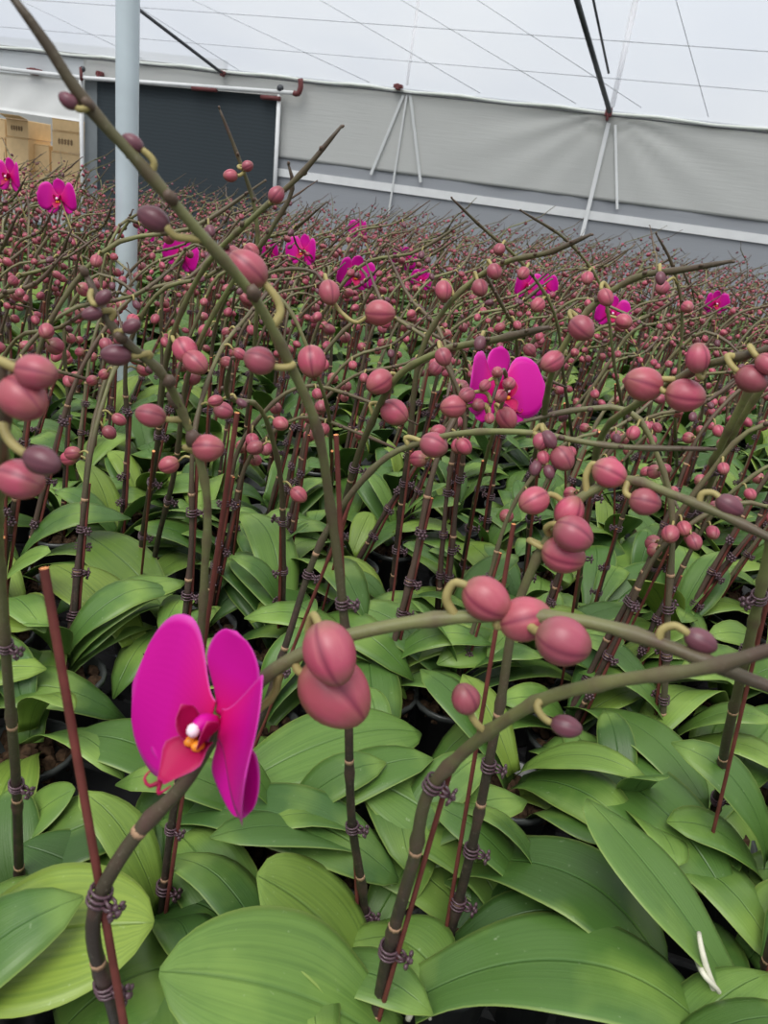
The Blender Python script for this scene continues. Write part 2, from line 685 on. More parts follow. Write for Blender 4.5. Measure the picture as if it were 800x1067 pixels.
def flower_obj(parent, o, Nv, Up, size, name='flower', cups=(.35, .35), hi=False, wide=1.0, la=PI - .16, ra=.16, rl=.70):
    """open orchid: petals and sepals about o facing Nv; children of one flower object"""
    o = np.asarray(o, float)
    Nv = nrm(Nv)
    Rt = nrm(np.cross(Up, Nv))
    Uu = np.cross(Nv, Rt)

    NR = 22 if hi else 11

    def pet(ang, L, wd, cup, back, kind='petal', tw=0., mx=.6, base=.2, pt=.5, fold=0., edge=.12):
        d = Rt * math.cos(ang) + Uu * math.sin(ang)
        C, tg = petal_curve(o + Nv * back * size + d * .04 * size, d, Nv, L * size, cup, NR)
        S, N = [], []
        for t in tg:
            t = nrm(t)
            s = nrm(np.cross(Nv, t))
            s = s * math.cos(tw) + np.cross(t, s) * math.sin(tw)
            S.append(s)
            N.append(np.cross(t, s))
        g = G()
        blade(g, C, np.array(S), np.array(N), leaf_prof(NR, wd * size, base, mx, pt), 16 if hi else 8, fold, edge, .0009, 0, .3, .05, ang)
        return g

    root = None
    parts = [
        ('sepal', pet(PI / 2, .64, .48, .14, -.03, mx=.55, pt=.55)),
        ('sepal', pet(PI * 1.25, .62, .42, .10, -.04, mx=.45)),
        ('sepal', pet(PI * 1.75, .62, .42, .10, -.04, mx=.45)),
        ('petal', pet(la, .70, .98 * wide, cups[0], .0, mx=.56, base=.22, pt=.5, edge=.1)),
        ('petal', pet(ra, rl, .98, cups[1], .0, mx=.56, base=.22, pt=.5, edge=.1)),
    ]
    # column
    g = G()
    C = [o, o + Nv * .12 * size + Uu * .02 * size, o + Nv * .2 * size - Uu * .02 * size]
    tube(g, catmull(C, 6), np.array([.05, .055, .06, .06, .055, .03]) * size, 8)
    ball(g, C[-1], .05 * size, 7, 5, 1)
    root = mk(name, g.mesh('column', [M['petal'], M['white']]), parent)
    for nm, gg in parts:
        mk(nm, gg.mesh(nm, [M['petal']]), root)
    # lip: two side lobes, a mid lobe with two tendrils, yellow callus
    g = G()
    for sgn in (-1, 1):
        ss = np.linspace(0, 1, 8)[:, None]
        p0 = o + Nv * .08 * size - Uu * .12 * size
        C = p0 + (Rt * sgn * .18 + Nv * .16) * size * ss + Uu * .24 * size * ss ** 1.5 - Rt * sgn * .06 * size * ss ** 3
        tg = np.gradient(C, axis=0)
        S = [nrm(np.cross(nrm(t), Rt * sgn)) for t in tg]
        N = [np.cross(nrm(t), s) for t, s in zip(tg, S)]
        blade(g, C, np.array(S), np.array(N), leaf_prof(8, .2 * size, .5, .55, .5), 6, 0, .25 * sgn, .0009, 0, .2)
    ss = np.linspace(0, 1, 9)[:, None]
    p0 = o + Nv * .06 * size - Uu * .13 * size
    C = p0 + Nv * .32 * size * ss - Uu * (.10 * size * ss + .12 * size * ss ** 2)
    tg = np.gradient(C, axis=0)
    S = [nrm(np.cross(nrm(t), Uu)) for t in tg]
    N = [np.cross(s, nrm(t)) for t, s in zip(tg, S)]
    blade(g, C, np.array(S), np.array(N), np.array([.09, .10, .12, .15, .17, .15, .11, .07, .035]) * size, 6, .5, .1, .001, 0, .2)
    for sgn in (-1, 1):
        e = C[-1]
        tube(g, catmull([e, e + (Rt * sgn * .05 + Nv * .05 - Uu * .04) * size, e + (Rt * sgn * .09 + Nv * .06 + Uu * .0) * size,
                         e + (Rt * sgn * .10 + Nv * .01 + Uu * .03) * size], 7), np.linspace(.018, .006, 7) * size, 5)
    lip = mk('lip', g.mesh('lip', [M['lip']]), root)
    g = G()
    for sgn in (-1, 1):
        ball(g, o + (Nv * .15 - Uu * .13 + Rt * sgn * .035) * size, .042 * size, 7, 5, 0, (0, 0, 0), Nv, 1.3)
    mk('callus', g.mesh('callus', [M['callus']]), root)['label'] = 'orange yellow callus on the lip'
    return root


# ------------------------------------------------------------------ hero plants (each at the place its spike has in the photo)
GROUP = 'potted orchids on the bench'


def fill_depth(pts):
    """pts: (px, py, d or None or 'base'); fills missing depths, 1/d linear along the pixel path; returns world points"""
    p = [list(q) + [None] * (3 - len(q)) for q in pts]
    if p[0][2] is None:
        p[0][2] = (at_z(p[0][0], p[0][1], Z0) - CAM) @ _fw
    known = [i for i, q in enumerate(p) if q[2] is not None]
    if known[-1] != len(p) - 1:
        p[-1][2] = p[known[-1]][2]
        known.append(len(p) - 1)
    for a, b in zip(known, known[1:]):
        acc = [0]
        for i in range(a + 1, b + 1):
            acc.append(acc[-1] + math.hypot(p[i][0] - p[i - 1][0], p[i][1] - p[i - 1][1]))
        for i in range(a + 1, b):
            f = acc[i - a] / acc[-1]
            p[i][2] = 1 / ((1 - f) / p[a][2] + f / p[b][2])
    return np.array([at(*q) for q in p])


HERO_XY = []
IVORY = None


def hero(label, spikes, leaves=(), extra_leaves=4, pot=True, seed=0):
    """spikes: dicts with pts, r, buds, stake, clips; leaves: (base px, tip px, z base, z tip, width, arch, roll, droop, bend)"""
    r = random.Random(seed + 100)
    W0 = fill_depth(spikes[0]['pts'])
    org = W0[0].copy()
    org[2] = Z0
    root = thing('potted_orchid', label, 'orchid', org, GROUP)
    HERO_XY.append(org[:2])
    mk('pot', POT, root)
    mk('bark', BARK, root)['label'] = 'brown bark chips filling the pot'
    for sp in spikes:
        Wp = fill_depth(sp['pts'])
        start = Wp[0] + np.array((0, 0, -.02))
        P = np.vstack([start, Wp]) - org
        r0, r1 = sp.get('r', (.0045, .003))
        n = 64
        g, C, R = stem_geo(P, r0, r1, 9, True, n, sp.get('tip', False), r, sp.get('nod', 1))
        st = mk('flower_spike', g.mesh('flower_spike', [M['stem_fixed'], M['scale']]), root)
        pj = np.array([proj(c + org) for c in C])
        for b in sp.get('buds', ()):
            px, py, wpx = b[:3]
            dk = b[3] if len(b) > 3 else 0
            dm = (pj[:, 0] - px) ** 2 + (pj[:, 1] - py) ** 2
            dm[:int(n * .3)] += 1e6
            i = int(np.argmin(dm))
            if len(b) > 5:
                i = int(np.argmin((pj[:, 0] - b[5][0]) ** 2 + (pj[:, 1] - b[5][1]) ** 2))
            d = pj[i, 2] * (b[7] if len(b) > 7 else .985)
            wm = wpx * d / FPX
            cen = at(px, py, d) - org
            if len(b) > 4 and b[4] is not None:
                ax = nrm(CR * b[4][0] - CU * b[4][1] - _fw * .25)
            else:
                ax = nrm(nrm(cen - C[i]) * 1.0 + np.array((0, 0, -.55)) - _fw * .2 + np.array((r.uniform(-.3, .3), 0, 0)))
            L = wm / .78
            bp = cen - ax * L * .5
            x, y, z = frame(ax, -_fw + CR * r.uniform(-.7, .7) + CU * r.uniform(-.5, .5))
            bmt = mat4(x, y, z, bp, L)
            bo = mk('bud', BUD[dk], root, bmt)
            if dk == 3:
                bo['label'] = 'small dark purple unopened bud'
            a = C[i]
            if len(b) > 6:
                e = at(*b[6][-1], d) - org
                ax = nrm(nrm(cen - e) + _fw * -.12)
                bp = cen - ax * L * .5
                x, y, z = frame(ax, -_fw + CR * r.uniform(-.7, .7) + CU * r.uniform(-.5, .5))
                bmt = mat4(x, y, z, bp, L)
                bo.matrix_local = Matrix(bmt.tolist())
                k_ = len(b[6])
                ctl = [a] + [at(*q, pj[i, 2] + (d - pj[i, 2]) * (j + 1) / k_) - org for j, q in enumerate(b[6])] + [bp + ax * L * .05]
                g = G()
                tube(g, catmull(ctl, 16), np.linspace(.0021, .0017, 16) * min(1.2, .6 + L / .04), 8, 0, .2, .8)
                mk('pedicel', g.mesh('pedicel', [M['pedicel']]), bo, np.linalg.inv(bmt))
                continue
            mid = (a + bp) / 2 - ax * L * .35 + np.array((0, 0, .002))
            g = G()
            tube(g, catmull([a, mid, bp - ax * .0005, bp + ax * L * .06], 9), np.linspace(.0019, .0016, 9) * min(1.3, .6 + L / .03), 7, 0, .2, .8)
            mk('pedicel', g.mesh('pedicel', [M['pedicel']]), bo, np.linalg.inv(bmt))
        # stake
        stk = sp.get('stake')
        if stk:
            top = at(*stk[0]) - org
            bot = (at(*stk[1]) - org) if len(stk) > 1 else P[0] + np.array((.006, -.004, -.03))
            low = nrm(bot - top)
            if bot[2] > -.02:
                bot = bot + low * ((bot[2] + .03) / max(.3, -low[2]))
            g = G()
            tube(g, catmull([top, bot], 12)[::-1], sp.get('sr', .0018), 7, 0, capmi=1)
            mk('stake', g.mesh('stake', [M['stake'], M['cut']]), root)
        for c in sp.get('clips', ()):
            i = int(np.argmin((pj[:, 0] - c[0]) ** 2 + (pj[:, 1] - c[1]) ** 2))
            i = max(1, min(n - 2, i))
            t = nrm(C[i + 1] - C[i - 1])
            hd = CR * (c[2] if len(c) > 2 else 1.) - _fw * .5
            x, y, z = frame(t, hd)
            mk('clip', CLIP, root, mat4(x, y, z, C[i], R[i] / .0050 * 1.08))
    for q in leaves:
        b, t, zb, zt, w, arch = q[:6]
        roll, droop, bend, tone = (list(q[6:]) + [0, 0, 0, None][len(q[6:]):])
        B, T = at_z(*b, zb) - org, at_z(*t, zt) - org
        g = leaf(B, T, w, arch, roll, 22, 12, .20, .16, droop, r.random() if tone is None else tone, .03, bend)
        mk('leaf', g.mesh('leaf', [M['leaf_fixed']]), root)
    if extra_leaves:
        for v, mm in rosette(r, extra_leaves):
            mm = mm.copy()
            mm[2, 3] -= .012
            mk('leaf', LEAFM[v % len(LEAFM)], root, mm)
    return root


_ = None
# P0: the plant with the big open flower
p0 = hero('orchid with the large open magenta flower in front, its spike arching over to the right', [dict(
    pts=[(135, 1180), (122, 1067, .47), (105, 930, .42), (150, 860, .415), (185, 825, .41), (240, 742, .405), (290, 695, .40), (330, 674), (420, 650, .395),
         (530, 642, .385), (620, 650, .37), (700, 675, .36), (760, 700, .35), (840, 730, .34)],
    r=(.0047, .0030),
    buds=[(349, 721, 66, 0, None, (300, 690), [(312, 700), (326, 698)], 1.0), (344, 681, 55, 1, None, (322, 677), [(322, 655), (327, 641), (334, 654)], .945), (507, 624, 42, 0, None, (466, 645), [(465, 622), (474, 607), (488, 611)]),
          (547, 645, 44, 0, None, (515, 643), [(518, 652), (528, 650)], 1.0), (587, 668, 46, 2, None, (550, 643), [(556, 656), (567, 661)], .955), (730, 668, 28, 3, None, (688, 671), [(690, 656), (703, 652), (717, 661)])],
    stake=[(46, 592, .38), (106, 935, .425)], sr=.0024,
    clips=[(107, 935, 1), (128, 1020, 1)])],
    leaves=[((-70, 1010), (160, 962), .84, .90, .115, .012, -.1, .0, 0, .88), ((60, 1080), (205, 1000), .80, .84, .09, .02, 0, .01, 0, .3), ((50, 940), (160, 845), .79, .84, .09, .02, 0, .01, 0, .2)],
    extra_leaves=0, seed=1)
W0 = at(224, 752, .385) - np.array(p0.location)
Nf = nrm(-_fw * .80 - CR * .48 + CU * .02)
Upf = nrm(CU * .90 + CR * .37)
fl = flower_obj(p0, W0, Nf, Upf, .071, cups=(.14, .70), hi=True, wide=1.26, la=PI + .06, ra=.12, rl=.62)
g = G()
tube(g, catmull([at(290, 698, .40) - np.array(p0.location), at(285, 725, .41) - np.array(p0.location), at(255, 748, .41) - np.array(p0.location), W0 - Nf * .002], 10),
     np.linspace(.0024, .0020, 10), 7, 0, .2, .8)
mk('pedicel', g.mesh('pedicel', [M['pedicel']]), fl)

# H1: long spike rising towards the upper left corner
hero('orchid with the tallest spike, crossing in front of the grey pole to the top corner', [dict(
    pts=[(378, 975), (366, 850), (358, 640), (345, 535, .50), (325, 430), (300, 375, .43), (265, 310), (210, 245, .37), (150, 175, .35), (80, 95, .33), (45, 40), (6, -12, .31)],
    r=(.0038, .0024), tip=True, nod=1.3,
    buds=[(138, 149, 19, 3, (-.8, -.5), (152, 172)), (71, 105, 17, 3, (-.8, -.6), (92, 120)), (160, 228, 28, 3, None, (205, 240), [(195, 248), (182, 246), (173, 235)]),
          (258, 280, 36, 1, (-.7, -.6), (282, 335)), (270, 376, 26, 2, (-.9, -.3), (300, 385))],
    stake=[(350, 453, .52), (372, 940, .67)],
    clips=[(366, 632, 1), (366, 858, 1), (374, 948, 1)])],
    leaves=[((392, 1062), (268, 912), .80, .91, .125, .012, -.25, 0, .01, .80), ((378, 975), (474, 1030), .80, .83, .085, .018, .1, .01, 0, .72)],
    extra_leaves=3, seed=2)

# H3: thick dark spike in front, arching to the right
hero('orchid with thick dark spike rising from bottom edge below the arching bud spray', [dict(
    pts=[(368, 1120), (388, 1067, .58), (405, 990, .55), (430, 900), (455, 812, .47), (476, 790, .46), (520, 755, .43), (570, 727, .40), (640, 710, .37), (740, 695, .34), (840, 665, .32)],
    r=(.0051, .0029),
    buds=[(485, 728, 27, 2, (-.3, -.9), (508, 765)), (590, 757, 26, 3, (.9, .2), (566, 728))],
    stake=[(470, 800, .48), (398, 1050, .57)],
    clips=[(414, 990, 1), (455, 815, 1)])],
    leaves=[((415, 1100), (166, 1012), .82, .91, .115, .022, .2, 0, 0, .72), ((430, 1042), (768, 1080), .83, .86, .108, .035, .15, .02, -.02, .36)],
    extra_leaves=0, seed=3)

# H5: spike with stacked pink buds right of centre
hero('orchid with three stacked pink buds halfway up and an arch over the middle', [dict(
    pts=[(465, 990), (490, 890), (520, 740), (545, 615, .56), (575, 555, .54), (610, 515, .53), (650, 500, .52), (700, 515, .5), (760, 540, .48), (840, 580, .46)],
    r=(.0045, .0026),
    buds=[(593, 533, 28, 0, (.3, -.6), (585, 545)), (597, 557, 34, 2, None, (570, 563), [(569, 550), (577, 546), (585, 550)], .96), (587, 578, 36, 0, (.9, .3), (565, 572)), (635, 493, 29, 0, None, (612, 513), [(611, 494), (618, 483), (625, 488)]),
          (672, 523, 26, 2, None, (657, 501), [(652, 514), (660, 520)]), (760, 527, 24, 3, None, (724, 523), [(732, 514), (744, 514), (751, 521)]), (556, 522, 27, 0, (-.7, .3), (578, 552))],
    stake=[(535, 546, .57), (462, 985, .68)],
    clips=[(480, 937, 1), (491, 885, 1), (514, 795, 1)])],
    leaves=[((478, 905), (703, 1000), .82, .86, .108, .034, .12, .02, -.01, .06), ((520, 940), (372, 808), .81, .87, .078, .016, .2, 0, .01, .68)],
    extra_leaves=3, seed=4)

# H8: spike on the left whose tip is out of focus
hero('orchid behind the open flower, its spike bending left to a blunt knobbly tip', [dict(
    pts=[(168, 965), (180, 850), (205, 700), (213, 600, .54), (213, 500), (190, 430, .48), (165, 385, .45), (120, 345, .43), (88, 283, .42)],
    r=(.0034, .0024), tip=True, nod=1.7,
    buds=[(96, 327, 17, 3, (-.9, .3), (112, 335)), (108, 310, 16, 3, (.7, -.5), (100, 310)), (137, 340, 17, 3, (.8, -.3), (125, 350)), (121, 370, 25, 3, (-.9, 0), (150, 372)),
          (157, 433, 25, 1, (-.9, -.2), (195, 440)), (217, 467, 27, 0, (.9, 0), (207, 470))],
    stake=[(247, 430, .52), (180, 900, .64)],
    clips=[(172, 925, 1), (178, 860, 1)])],
    leaves=[((165, 955), (252, 968), .79, .84, .07, .02, 0, .01, 0, .02), ((150, 945), (250, 925), .78, .82, .06, .015, 0, 0, 0, .3),
            ((150, 960), (22, 880), .79, .85, .075, .015, 0, 0, 0, .02)],
    extra_leaves=5, seed=5)

# H2: arch through the picture centre
hero('orchid whose long bare spike runs level across the middle above the stacked buds', [dict(
    pts=[(235, 840), (275, 740), (295, 680), (345, 545, .72), (371, 508), (405, 475), (452, 457, .66), (540, 450, .62), (640, 465, .6), (745, 468, .58)],
    r=(.0040, .0020), tip=True, nod=.8,
    buds=[(452, 464, 24, 2, (.8, .3), (430, 462)), (572, 458, 17, 3, (.4, .7), (566, 452)), (586, 478, 22, 2, (.5, .8), (575, 455)), (563, 460, 15, 2, (-.3, .8), (560, 451)), (558, 488, 14, 3, (-.3, .8), (556, 452)), (572, 492, 13, 3, (.2, .9), (566, 452)), (566, 477, 13, 1, (.2, .9), (562, 452))],
    stake=[(372, 505, .74), (245, 830, .86)],
    clips=[(288, 700, 1), (322, 603, 1)])],
    leaves=[((228, 835), (440, 756), .82, .86, .092, .026, -.1, .01, 0, .68), ((185, 850), (418, 905), .83, .85, .088, .03, .05, .015, 0, .5),
            ((225, 830), (70, 760), .80, .85, .08, .02, 0, .01, 0, .15)],
    extra_leaves=2, seed=6)

# HL: stem along the left edge with very near buds
hero('orchid at the picture edge with four large blurred buds close to the viewer', [dict(
    pts=[(22, 948), (16, 800), (6, 680), (-2, 560, .42), (2, 470, .32), (4, 425, .30), (-4, 375, .29), (-40, 350, .29)],
    r=(.0040, .0024),
    buds=[(38, 388, 37, 1, (.9, .2), (-2, 378)), (24, 415, 44, 0, (.7, .5), (0, 400)), (44, 480, 34, 3, (.9, .35), (4, 440)), (22, 500, 42, 1, (.9, .25), (-2, 480))],
    stake=[(2, 560, .46), (24, 940, .68)],
    clips=[(6, 678, 1), (17, 818, 1)])],
    leaves=[((20, 915), (148, 850), .80, .85, .085, .022, 0, .01, 0, .03), ((10, 890), (78, 822), .79, .86, .06, .01, 0, 0, 0, .2)],
    extra_leaves=3, seed=7)

# H7: right edge plant
hero('orchid with plain dark twin stems leaning out at the right edge', [dict(
    pts=[(738, 868), (757, 770), (778, 680), (800, 580, .58), (830, 450, .5)], r=(.0050, .0036),
    stake=[(815, 560, .6), (742, 870, .76)], clips=[(741, 832, 1), (797, 625, -1)])],
    leaves=[((600, 740), (740, 835), .83, .86, .095, .03, .2, .01, 0, .6), ((565, 778), (768, 928), .83, .85, .10, .03, -.1, .02, 0, .35), ((730, 860), (820, 735), .80, .85, .075, .02, 0, 0, 0, .3),
            ((560, 850), (640, 880), .80, .85, .075, .02, 0, 0, 0, .1)],
    extra_leaves=2, seed=8)
hero('orchid in the bottom corner with one long olive leaf and white aerial roots', [dict(
    pts=[(786, 1062), (800, 1000), (830, 880, .55), (880, 760, .5)], r=(.0046, .0036), stake=[(845, 850, .56), (790, 1050, .62)], clips=[(793, 1048, -1)])],
    leaves=[((768, 1040), (612, 832), .85, .93, .090, .02, -.25, 0, -.012, .62), ((780, 1000), (870, 940), .80, .85, .08, .02, 0, 0, 0, .1)],
    extra_leaves=2, seed=9)

# mid distance plants
hero('orchid with paired dark stems leaning right past the single small bud tips', [
    dict(pts=[(655, 650), (719, 532), (766, 434, .86), (800, 372, .8), (850, 300, .78)], r=(.0050, .004), stake=[(775, 410, .88), (660, 648, 1.05)], clips=[(662, 642), (683, 590), (719, 532), (742, 490)]),
    dict(pts=[(662, 650), (728, 528), (780, 424, .87), (815, 375, .82), (860, 320, .8)], r=(.0045, .004))],
    leaves=[((640, 690), (748, 690), .82, .85, .08, .03, 0, .01), ((620, 640), (693, 545), .82, .88, .085, .015, .2)], extra_leaves=3, seed=10)
hero('orchid with thick curved spike tip pointing right above the middle flower', [dict(
    pts=[(330, 640), (352, 550), (385, 445, .92), (420, 387), (460, 366, .8), (520, 353, .74), (572, 341, .70)], r=(.0046, .0034), tip=True,
    buds=[(395, 398, 24, 0, (-.6, .5)), (411, 430, 25, 0, (.7, .5), (392, 435)), (462, 372, 16, 2, (.3, .8)), (500, 358, 14, 3, (-.2, .7))],
    stake=[(385, 440, .95), (335, 640, 1.12)], clips=[(336, 620), (350, 555), (370, 490)])],
    leaves=[((345, 690), (244, 582), .82, .88, .088, .02, -.2)], extra_leaves=4, seed=11)
hero('orchid with twin spikes forking up to sharp tips before the black shade net', [
    dict(pts=[(145, 612), (163, 470), (183, 340, .85), (209, 285, .8), (270, 221, .72), (310, 185, .7), (356, 131, .68)], r=(.0044, .0022), tip=True,
         buds=[(193, 365, 24, 0, (.4, .7)), (204, 378, 24, 1, (.7, .6), (190, 355)), (288, 203, 15, 2, (.5, -.5))], stake=[(160, 470, .9), (146, 612, 1.15)], clips=[(147, 560), (158, 500), (165, 450)]),
    dict(pts=[(158, 618), (182, 490), (206, 360, .86), (245, 290, .8), (285, 235, .75), (305, 190, .73), (300, 170, .72)], r=(.0042, .002), tip=True, buds=[(240, 268, 20, 2, (-.7, .3)), (262, 262, 15, 0, (.6, .6))], clips=[(160, 600), (175, 520)])],
    leaves=[((175, 640), (84, 555), .82, .88, .085, .018, .2), ((140, 670), (55, 588), .82, .87, .10, .02, -.1, 0, 0, .9)], extra_leaves=3, seed=12)
hero('orchid with short upright budded tip standing against the black shade net', [dict(
    pts=[(240, 590), (258, 430), (268, 290, .92), (265, 215, .87), (245, 155, .84), (228, 112, .82)], r=(.0040, .0018), tip=True, nod=.9,
    buds=[(240, 183, 12, 0, (-.8, .1)), (258, 173, 10, 2, (.8, -.2))], stake=[(262, 420, .98), (242, 590, 1.2)], clips=[(246, 545), (252, 480)])], extra_leaves=6, seed=13)
hero('orchid with a smooth arch to the right just beneath the far plant tips', [dict(
    pts=[(540, 640), (564, 447), (590, 356, .78), (614, 322), (645, 298, .74), (672, 286), (705, 282, .7), (763, 272, .67)], r=(.0048, .0026), tip=True,
    buds=[(606, 342, 23, 2, (.5, .6)), (631, 310, 16, 1, (.3, .8)), (688, 290, 12, 3, (0, 1)), (575, 377, 22, 1, (-.7, .5))], stake=[(566, 440, .9), (543, 640, 1.1)], clips=[(545, 600), (552, 540), (560, 480)])], extra_leaves=6, seed=14)
hero('orchid with two fat striped pink buds hanging under a rising spike', [dict(
    pts=[(588, 680), (612, 540), (631, 447, .70), (665, 420, .62), (699, 399), (732, 382, .56), (800, 364, .52), (850, 345, .5)], r=(.0042, .0026),
    buds=[(670, 400, 33, 0, (-.8, -.2), (690, 405)), (714, 412, 32, 0, (.9, .2), (700, 400)), (727, 373, 25, 1, (-.1, -.9), (735, 382)), (783, 395, 26, 2, (.7, .5), (770, 372)), (800, 380, 22, 1, (.6, .6), (785, 368))],
    stake=[(625, 450, .74), (590, 680, .98)], clips=[(597, 640), (605, 580), (615, 520)])], extra_leaves=5, seed=15)
hero('orchid with a dark spike curving up to one thick blunt arm at centre', [dict(
    pts=[(405, 640), (425, 474), (450, 342, 1.0), (469, 315), (503, 285, .95), (530, 272), (575, 262, .88), (616, 244, .85)], r=(.0048, .0028), tip=True,
    buds=[(462, 303, 18, 1, (.1, .8)), (500, 300, 15, 2, (.2, .8)), (515, 283, 14, 2, (.3, .8))], stake=[(428, 470, 1.05), (407, 640, 1.12)], clips=[(412, 620), (418, 570), (424, 500)])], extra_leaves=5, seed=16)
hero('orchid with a thin tip curving up left in front of the white strip', [dict(
    pts=[(590, 560), (588, 400), (570, 310, 1.15), (540, 270), (500, 235), (470, 206, 1.02)], r=(.0036, .0018), tip=True,
    buds=[(520, 260, 11, 2), (545, 285, 13, 1), (560, 318, 14, 0)], stake=[(588, 420, 1.2), (590, 560, 1.35)], clips=[(589, 520), (588, 460)])], extra_leaves=6, seed=17)
hero('orchid with a bare upright dark tip right of the white strip end', [dict(
    pts=[(690, 540), (704, 420, 1.25), (707, 300), (698, 270), (683, 243, 1.1)], r=(.0036, .002), tip=True,
    buds=[(690, 300, 13, 2), (716, 320, 13, 1)], stake=[(704, 430, 1.3), (692, 540, 1.45)], clips=[(694, 510), (700, 460)])], extra_leaves=6, seed=18)
hero('orchid with slender green tip reaching left above the far mass of buds', [dict(
    pts=[(640, 540), (640, 380, 1.25), (622, 290), (592, 252), (542, 219, 1.08)], r=(.0036, .0018), tip=True,
    buds=[(612, 290, 13, 1), (650, 335, 15, 0)], stake=[(641, 400, 1.28), (640, 540, 1.42)], clips=[(640, 500), (640, 450)])], extra_leaves=6, seed=19)
hero('orchid with a pink bud on a pale curled stalk near the middle', [dict(
    pts=[(338, 560), (345, 470), (330, 390, .92), (300, 320, .9), (275, 290, .9), (330, 285, .88), (340, 300, .87)], r=(.0036, .0018), tip=False,
    buds=[(325, 377, 28, 0, (.1, .9), (332, 395)), (396, 326, 25, 0, None, (340, 300), [(356, 326), (373, 336), (385, 325)]), (343, 305, 22, 1, (.2, .9))], stake=[(346, 470, 1.0), (340, 560, 1.32)], clips=[(341, 530), (345, 490)])], extra_leaves=6, seed=20)
pm = hero('orchid with a half hidden magenta flower behind clustered small buds at centre', [dict(
    pts=[(478, 610), (500, 500), (520, 430, .92), (528, 400, .87), (524, 385, .84), (515, 410, .82), (508, 430, .82)], r=(.0040, .0018), tip=False,
    buds=[(530, 400, 14, 1), (505, 402, 12, 1), (486, 412, 15, 2), (521, 413, 13, 0), (498, 422, 12, 2), (528, 436, 20, 0, (.4, .8)), (518, 388, 12, 1), (472, 424, 22, 0, (-.9, .1)), (510, 436, 11, 1)],
    stake=[(503, 480, 1.0), (480, 610, 1.2)], clips=[(482, 590), (488, 550), (496, 510)])], extra_leaves=5, seed=21)
flower_obj(pm, at(520, 407, .95) - np.array(pm.location), nrm(-_fw * .8 + CR * .5), nrm(CU), .078)

# white aerial roots of the two front plants
def roots(parent, pts, r=.003):
    P = np.array([at_z(*p) for p in pts]) - np.array(parent.location)
    g = G()
    tube(g, catmull(P, 16), np.linspace(r, r * .6, 16), 8)
    mk('aerial_root', g.mesh('aerial_root', [M['root']]), parent)['label'] = 'pale aerial root with a brown tip'


_corner = [o for o in bpy.data.objects if o.get('label', '').startswith('orchid in the bottom corner')][0]
roots(_corner, [(748, 1040, .87), (738, 1015, .885), (730, 985, .90), (728, 972, .90)])
roots(_corner, [(726, 1000, .88), (735, 1018, .89), (748, 1032, .88), (750, 1045, .86)], .0024)
_fr = [o for o in bpy.data.objects if o.get('label', '').startswith('orchid with thick dark')][0]
roots(_fr, [(425, 1062, .83), (435, 1045, .845), (445, 1048, .84), (448, 1062, .83)], .0026)

# ------------------------------------------------------------------ the crowd
WA = math.radians(13.5)
U = np.array((math.cos(WA), -math.sin(WA)))
Vd = np.array((math.sin(WA), math.cos(WA)))
ROW, COLW = .150, .135
SPIKES = []          # (stem geo hi mesh, buds, clip mats, stake)
rs = random.Random(5)
for k in range(14):
    h = rs.uniform(.29, .36) + (.07 if k in (4, 9) else 0)
    lean = rs.uniform(.02, .14)
    reach = rs.uniform(.10, .22)
    top = h + rs.uniform(.03, .08)
    end = rs.choice((-.03, .0, .03, .06, .08))
    sw = rs.uniform(-.05, .05)
    P = [(0, 0, -.02), (lean * .45, rs.uniform(-.01, .01), h * .5), (lean, sw * .2, h), (lean + reach * .3, sw * .5, top),
         (lean + reach * .65, sw * .8, top + end * .3), (lean + reach, sw + rs.uniform(-.03, .03), top + end)]
    r0 = rs.uniform(.0034, .0044)
    g, C, R = stem_geo(P, r0, r0 * .5, 6, True, 30, True, rs)
    gl, Cl, Rl = stem_geo(P, r0, r0 * .55, 4, False, 12, True, rs, .9)
    nb = rs.choice((4, 5, 6, 6))
    bm = bud_mats(C, R, rs, .55, .9, nb, (.012, .024))
    gs = G()
    f = rs.uniform(.38, .52)
    i = int(f * 29)
    tube(gs, [C[1] + (.005, -.003, -.02), C[i // 2] + (.006, -.003, 0), C[i] + (.006, -.003, .02)], .0022, 5, 0, capmi=1)
    cm = []
    for q in (.2, .3, .4):
        j = int((q + rs.uniform(-.03, .03)) * 29)
        t = nrm(C[j + 1] - C[j - 1])
        x, y, z = frame(t, (rs.uniform(-1, 1), -1, 0))
        cm.append(mat4(x, y, z, C[j], .85))
    SPIKES.append(dict(g=g, gl=gl, me=g.mesh('flower_spike', [M['stem'], M['scale']]), buds=bm, clips=cm, gs=gs, stake=gs.mesh('stake', [M['stake'], M['cut']]),
                       ped=[pedicel_geo(a, b, .004) for _v, _m, a, b in bm]))
    SPIKES[-1]['pedm'] = [p.mesh('pedicel', [M['pedicel']]) for p in SPIKES[-1]['ped']]
# bud with its stalk joined, for the plants farther off
for S in SPIKES:
    S['bl'] = []
    for (v, mm, a, b), pg in zip(S['buds'], S['ped']):
        gg = G().join(BUDLO[v], mm)
        gg.join(pg, None, {0: 1})
        S['bl'].append(gg.mesh('bud', [M['bud'], M['pedicel']]))
FOLG = []
for k in range(6):
    gg = G()
    r = random.Random(40 + k)
    for v, mm in rosette(r):
        gg.join(LEAFG[v % len(LEAFG)], mm, None, r.random())
    FOLG.append(gg)
FOL = [g.mesh('foliage', [M['leaf']]) for g in FOLG]
FOLLO = []
for k in range(5):
    gg = G()
    r = random.Random(60 + k)
    for v, mm in rosette(r, 6):
        gg.join(LEAFLO[v % len(LEAFLO)], mm, None, r.random())
    FOLLO.append(gg)

ORD = 'first second third fourth fifth sixth seventh eighth ninth tenth eleventh twelfth thirteenth fourteenth fifteenth sixteenth seventeenth eighteenth nineteenth'.split()
TENS = {20: 'twent', 30: 'thirt', 40: 'fort', 50: 'fift'}


